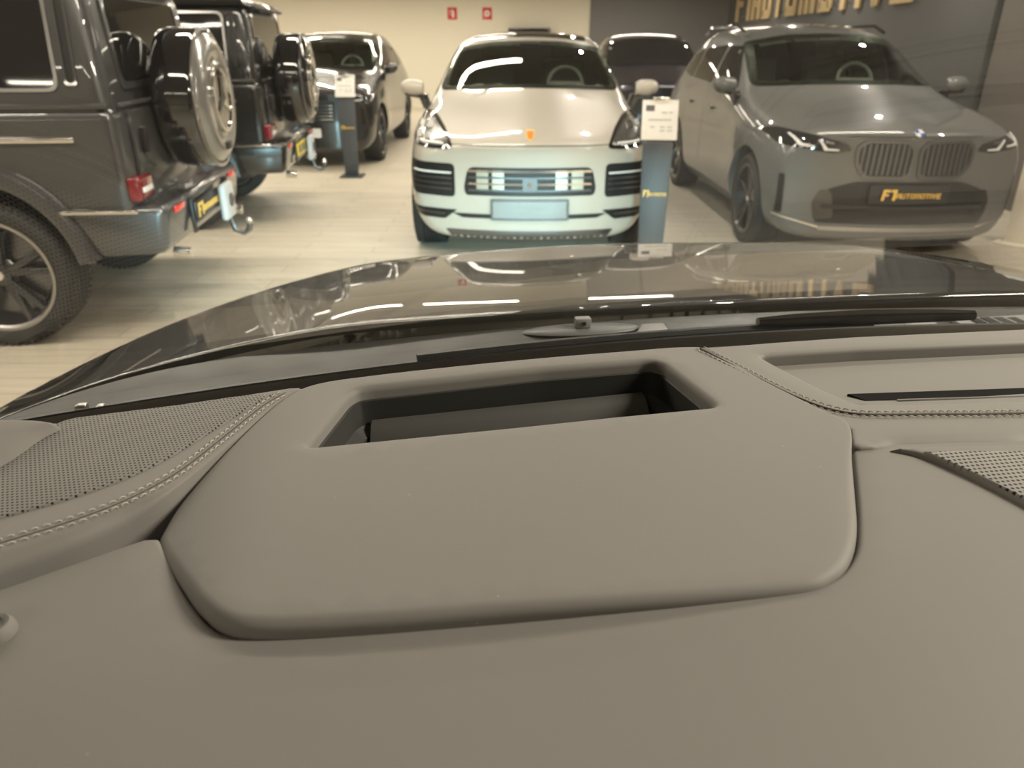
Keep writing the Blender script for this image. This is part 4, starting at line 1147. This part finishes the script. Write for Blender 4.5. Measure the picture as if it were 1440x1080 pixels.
# hooded instrument cover with the projector aperture
CZ = 1.345
cov_px = [(218, 752), (228, 722), (262, 682), (330, 622), (400, 566), (446, 545), (520, 533), (640, 519), (760, 507), (880, 497), (962, 491), (1000, 497), (1070, 540), (1150, 582), (1192, 604), (1197, 650), (1203, 700), (1206, 750), (1196, 790), (1172, 815), (1130, 830), (1000, 842), (850, 852), (700, 862), (560, 873), (430, 881), (350, 882), (310, 872), (282, 850), (262, 825)]
cover_poly = smooth_line(px(CZ, *cov_px), 4, True)
hud_px = [(432, 637), (580, 622), (720, 608), (860, 593), (1007, 579), (962, 541), (934, 517), (920, 512), (905, 511), (760, 523), (620, 539), (520, 550), (503, 553), (490, 562), (470, 588)]
hud_poly = px(CZ, *hud_px)
hud_poly = rpoly(hud_poly, [.006, .0, 0, 0, .006, 0, .004, .004, .004, 0, 0, 0, .004, .004, 0], 3)
def cov_z(X, Y):
    z = CZ+.002+.004*sin(min(max((Y-.28)/.40, 0), 1)*PI)
    z -= 3*max(-.555-X, 0)**2
    return z
def sstep(t): t = min(max(t, 0), 1); return t*t*(3-2*t)
slab('instrument_cover', cover_poly, cov_z, LEATHER, own, rf=lambda X, Y: .0025+.0045*sstep((.45-Y)/.07), r=.007, depth=.05, s=.014, holes=[hud_poly], hr=.006, hdepth=.02, bs=.006)
# projector well: dark tub under the aperture
def ring_tub(name, poly, levels, m, par):
    """levels: (inset, z drop)"""
    c = sum((Vector(p) for p in poly), Vector((0, 0)))/len(poly); mb = MB(); n = len(poly)
    o = 1 if area2(poly) > 0 else -1
    for ins, dz in levels:
        for i in range(n):
            t = Vector(poly[(i+1) % n])-Vector(poly[i-1]); t.normalize()
            nn = Vector((-t.y, t.x))*o
            p = Vector(poly[i])+nn*ins
            mb.v.append((p.x, p.y, cov_z(*poly[i])-dz))
    for k in range(len(levels)-1):
        for i in range(n): mb.f.append((k*n+i, k*n+(i+1) % n, (k+1)*n+(i+1) % n, (k+1)*n+i))
    return mb.obj(name, m, par, angle=30)
hp = dens(hud_poly, .012)
hud = ring_tub('projector_well', hp, [(-.001, .012), (.002, .013), (.003, .035), (.012, .042), (.014, .075), (.02, .078)], CAVITY, own)
zc = CZ
q0 = [Vector(p) for p in px(CZ, (505, 625), (985, 577), (925, 520), (520, 556))]
fl = MB(); fl.add([(p.x, p.y, CZ-.070) for p in q0], [(0, 1, 2, 3)]); fl.obj('projector_floor', CAVITY, hud)
# ledge at the back of the well and the cover glass strip in front of it
a0, a1 = Vector(px(CZ, (520, 553))[0]), Vector(px(CZ, (905, 516))[0])
f0, f1 = Vector(px(CZ, (500, 600))[0]), Vector(px(CZ, (960, 560))[0])
lg = MB(); N = 20
for k, (t, dz) in enumerate([(0, .026), (.10, .028), (.18, .033), (.5, .062), (.52, .072)]):
    for i in range(N+1):
        p = (a0+(a1-a0)*i/N)*(1-t)+(f0+(f1-f0)*i/N)*t
        lg.v.append((p.x, p.y, CZ-dz))
for k in range(4):
    for i in range(N): lg.f.append((k*(N+1)+i, k*(N+1)+i+1, (k+1)*(N+1)+i+1, (k+1)*(N+1)+i))
lg.obj('well_ledge', CAVITY_L, hud)
gp = [Vector(p) for p in px(CZ, (500, 628), (1000, 580), (960, 562), (500, 604))]
MB().add([(p.x, p.y, CZ-.066) for p in gp], [(0, 1, 2, 3)]).obj('projector_glass', GLOSSB, hud)

# left speaker shelf with perforated leather and twin-stitched seam
LZ = 1.345
shelf = smooth_line(px(LZ, (-160, 842), (-60, 812), (0, 792), (100, 757), (170, 726), (222, 702), (262, 676), (330, 620), (400, 564), (428, 548)), 4)
back = px(LZ, (420, 546), (330, 560), (250, 572), (170, 583), (85, 592), (0, 592), (-160, 596))
def lz(X, Y): return LZ+.002
slab('speaker_shelf', shelf+back, lz, LEATHER, own, rf=lambda X, Y: .0025+.0085*sstep((-.625-X)/.03), r=.011, depth=.05, s=.03, bs=.008)
gril = smooth_line(px(LZ, (-150, 775), (0, 734), (90, 709), (170, 681), (235, 650), (300, 610), (350, 578), (388, 556)), 4)+px(LZ, (330, 562), (250, 574), (160, 585), (90, 594), (60, 612), (0, 652), (-60, 690), (-150, 720))
slab('speaker_grille', gril, lambda X, Y: LZ+.0035, PERF, own, r=.002, depth=.006, s=.04, bs=.012)
# pillar trim at the far left
pt = smooth_line(px(1.352, (-120, 700), (0, 652), (60, 612), (86, 598), (70, 590), (0, 588), (-120, 588)), 4, True)
slab('pillar_trim', pt, lambda X, Y: 1.356, LEATHER_SOFT, own, r=.014, depth=.05, s=.02, bs=.006)

def stitch_row(name, path, z, m, par, length=.0042, gap=.0022, r=.00055, lift=.0008):
    """one row of thread stitches along a path"""
    P = [Vector((p[0], p[1])) for p in path]
    cum = [0]
    for i in range(1, len(P)): cum.append(cum[-1]+(P[i]-P[i-1]).length)
    def pos(s):
        for i in range(1, len(P)):
            if s <= cum[i]: return P[i-1]+(P[i]-P[i-1])*((s-cum[i-1])/max(cum[i]-cum[i-1], 1e-9))
        return P[-1]
    mb = MB(); s = 0
    while s+length < cum[-1]:
        a, b = pos(s), pos(s+length); c = (a+b)/2
        za, zb, zcn = z(*a), z(*b), z(*c)
        mb.tube([(a.x, a.y, za-.0004), (a.x*.75+b.x*.25, a.y*.75+b.y*.25, zcn+lift*.8), (a.x*.25+b.x*.75, a.y*.25+b.y*.75, zcn+lift*.8), (b.x, b.y, zb-.0004)], r, 5)
        s += length+gap
    return mb.obj(name, m, par)
def offset_line(path, d):
    out = []
    for i in range(len(path)):
        t = Vector(path[min(i+1, len(path)-1)])-Vector(path[max(i-1, 0)]); t.normalize()
        out.append((path[i][0]-t.y*d, path[i][1]+t.x*d))
    return out
seamL = smooth_line(px(LZ, (-80, 792), (0, 768), (100, 737), (180, 706), (250, 668), (310, 622), (370, 574), (402, 555)), 6)
grL = MB().tube([(p[0], p[1], LZ+.0012) for p in seamL], .0012, 6).obj('leather_seam', THREAD_D, own)
stitch_row('stitching', offset_line(seamL, .0042), lambda x, y: LZ+.0022, THREAD, grL)
stitch_row('stitching', offset_line(seamL, -.0042), lambda x, y: LZ+.0022, THREAD, grL)

# right upper dash with sunken tray, vent slot and twin-stitched seam
RZ = 1.345
ur = px(RZ, (986, 493), (1100, 484), (1200, 477), (1440, 466))
bx, by = ur[-1]
ur += [(X, by-.13*(X*X-bx*bx)) for X in (.3, .4, .5, .6, .7, .8, .88)]+[(.88, .50)]+px(RZ, (1440, 626), (1330, 628), (1240, 631), (1198, 634), (1194, 608), (1150, 584), (1070, 542), (1010, 505))
tray_px = [(1066, 503), (1120, 499), (1200, 494), (1440, 484), (1590, 478), (1590, 561), (1440, 567), (1290, 571), (1205, 572), (1150, 548), (1100, 522)]
tray = rpoly(px(RZ, *tray_px), .008, 3)
yn = at(1300, 628, RZ)[1]; xn = at(1215, 631, RZ)[0]
slab('dashboard_top', ur, lambda X, Y: RZ+.003, LEATHER, own, rf=lambda X, Y: .0025+.0135*sstep((yn+.045-Y)/.02)*sstep((X-xn)/.03), r=.016, depth=.05, s=.025, holes=[tray], hr=.005, hdepth=.03, bs=.008)
fy0 = at(1300, 571, RZ)[1]; fy1 = at(1300, 490, RZ)[1]
big = px(RZ, (1040, 500), (1200, 488), (1620, 470), (1620, 578), (1205, 580), (1100, 540))
def tray_z(X, Y):
    t = min(max((Y-fy0)/(fy1-fy0), -.2), 1.2)
    return RZ+.0005-.011*t
slab('storage_tray', big, tray_z, LEATHER_SOFT, own, r=.001, depth=.004, s=.02, bs=.02)
vs_ = [Vector(p) for p in px(RZ-.006, (1190, 562), (1560, 549), (1560, 563), (1290, 570), (1215, 571))]
vt = MB().prism([(p.x, p.y) for p in vs_], .004, 'XY', RZ-.0045).obj('defroster_slot', mat('slot_black', (.004, .004, .004), .8, spec=.1), own, smooth=False)
l0, l1 = px(RZ-.004, (1260, 569), (1540, 560))
MB().tube([(l0[0], l0[1], RZ+.0002), (l1[0], l1[1], RZ+.0002)], .0009, 6).obj('slot_blade', LEATHER, vt)
seamR = smooth_line(px(RZ, (984, 495), (1040, 524), (1100, 555), (1150, 576), (1190, 586), (1230, 589), (1300, 588.5), (1400, 588), (1560, 584)), 6)
seamR += [(x_, seamR[-1][1]-.02*(x_-seamR[-1][0])) for x_ in (.6, .7, .8, .87) if x_ > seamR[-1][0]]
grR = MB().tube([(p[0], p[1], RZ+.0035) for p in seamR], .0012, 6).obj('leather_seam', THREAD_D, own)
stitch_row('stitching', offset_line(seamR, .0045), lambda x, y: RZ+.0042, THREAD, grR)
stitch_row('stitching', offset_line(seamR, -.0045), lambda x, y: RZ+.0042, THREAD, grR)

# right speaker panel on the pad
SZ = DZ+.0085
sp = smooth_line(px(SZ, (1252, 634), (1290, 641), (1340, 660), (1400, 690), (1460, 722), (1560, 780)), 4)+px(SZ, (1620, 790), (1640, 740), (1640, 625), (1440, 629), (1340, 631))
slab('speaker_panel', sp, lambda X, Y: SZ+.003, LEATHER_SOFT, own, r=.003, depth=.012, s=.03, bs=.008)
g2 = smooth_line(px(SZ, (1298, 641), (1350, 664), (1400, 688), (1460, 720), (1550, 770)), 4)+px(SZ, (1605, 780), (1622, 738), (1622, 636), (1440, 641))
slab('speaker_grille', g2, lambda X, Y: SZ+.0045, PERF2, own, r=.001, depth=.004, s=.03, bs=.012)

# stalk knob ring at the left edge
X, Y = at(-6, 893, 1.335); zk = pad_z(X, Y)+.002
kn = MB().lathe([(.003, .004), (.008, .0055), (.0098, .003), (.0105, 0), (.0105, -.03)], 24, 'Z', (X, Y, zk)).obj('control_knob', LEATHER_SOFT, own)
MB().lathe([(.001, .0045), (.003, .0045), (.0045, .0065), (.006, .0045)], 20, 'Z', (X, Y, zk)).obj('knob_ring', CAVITY, kn)
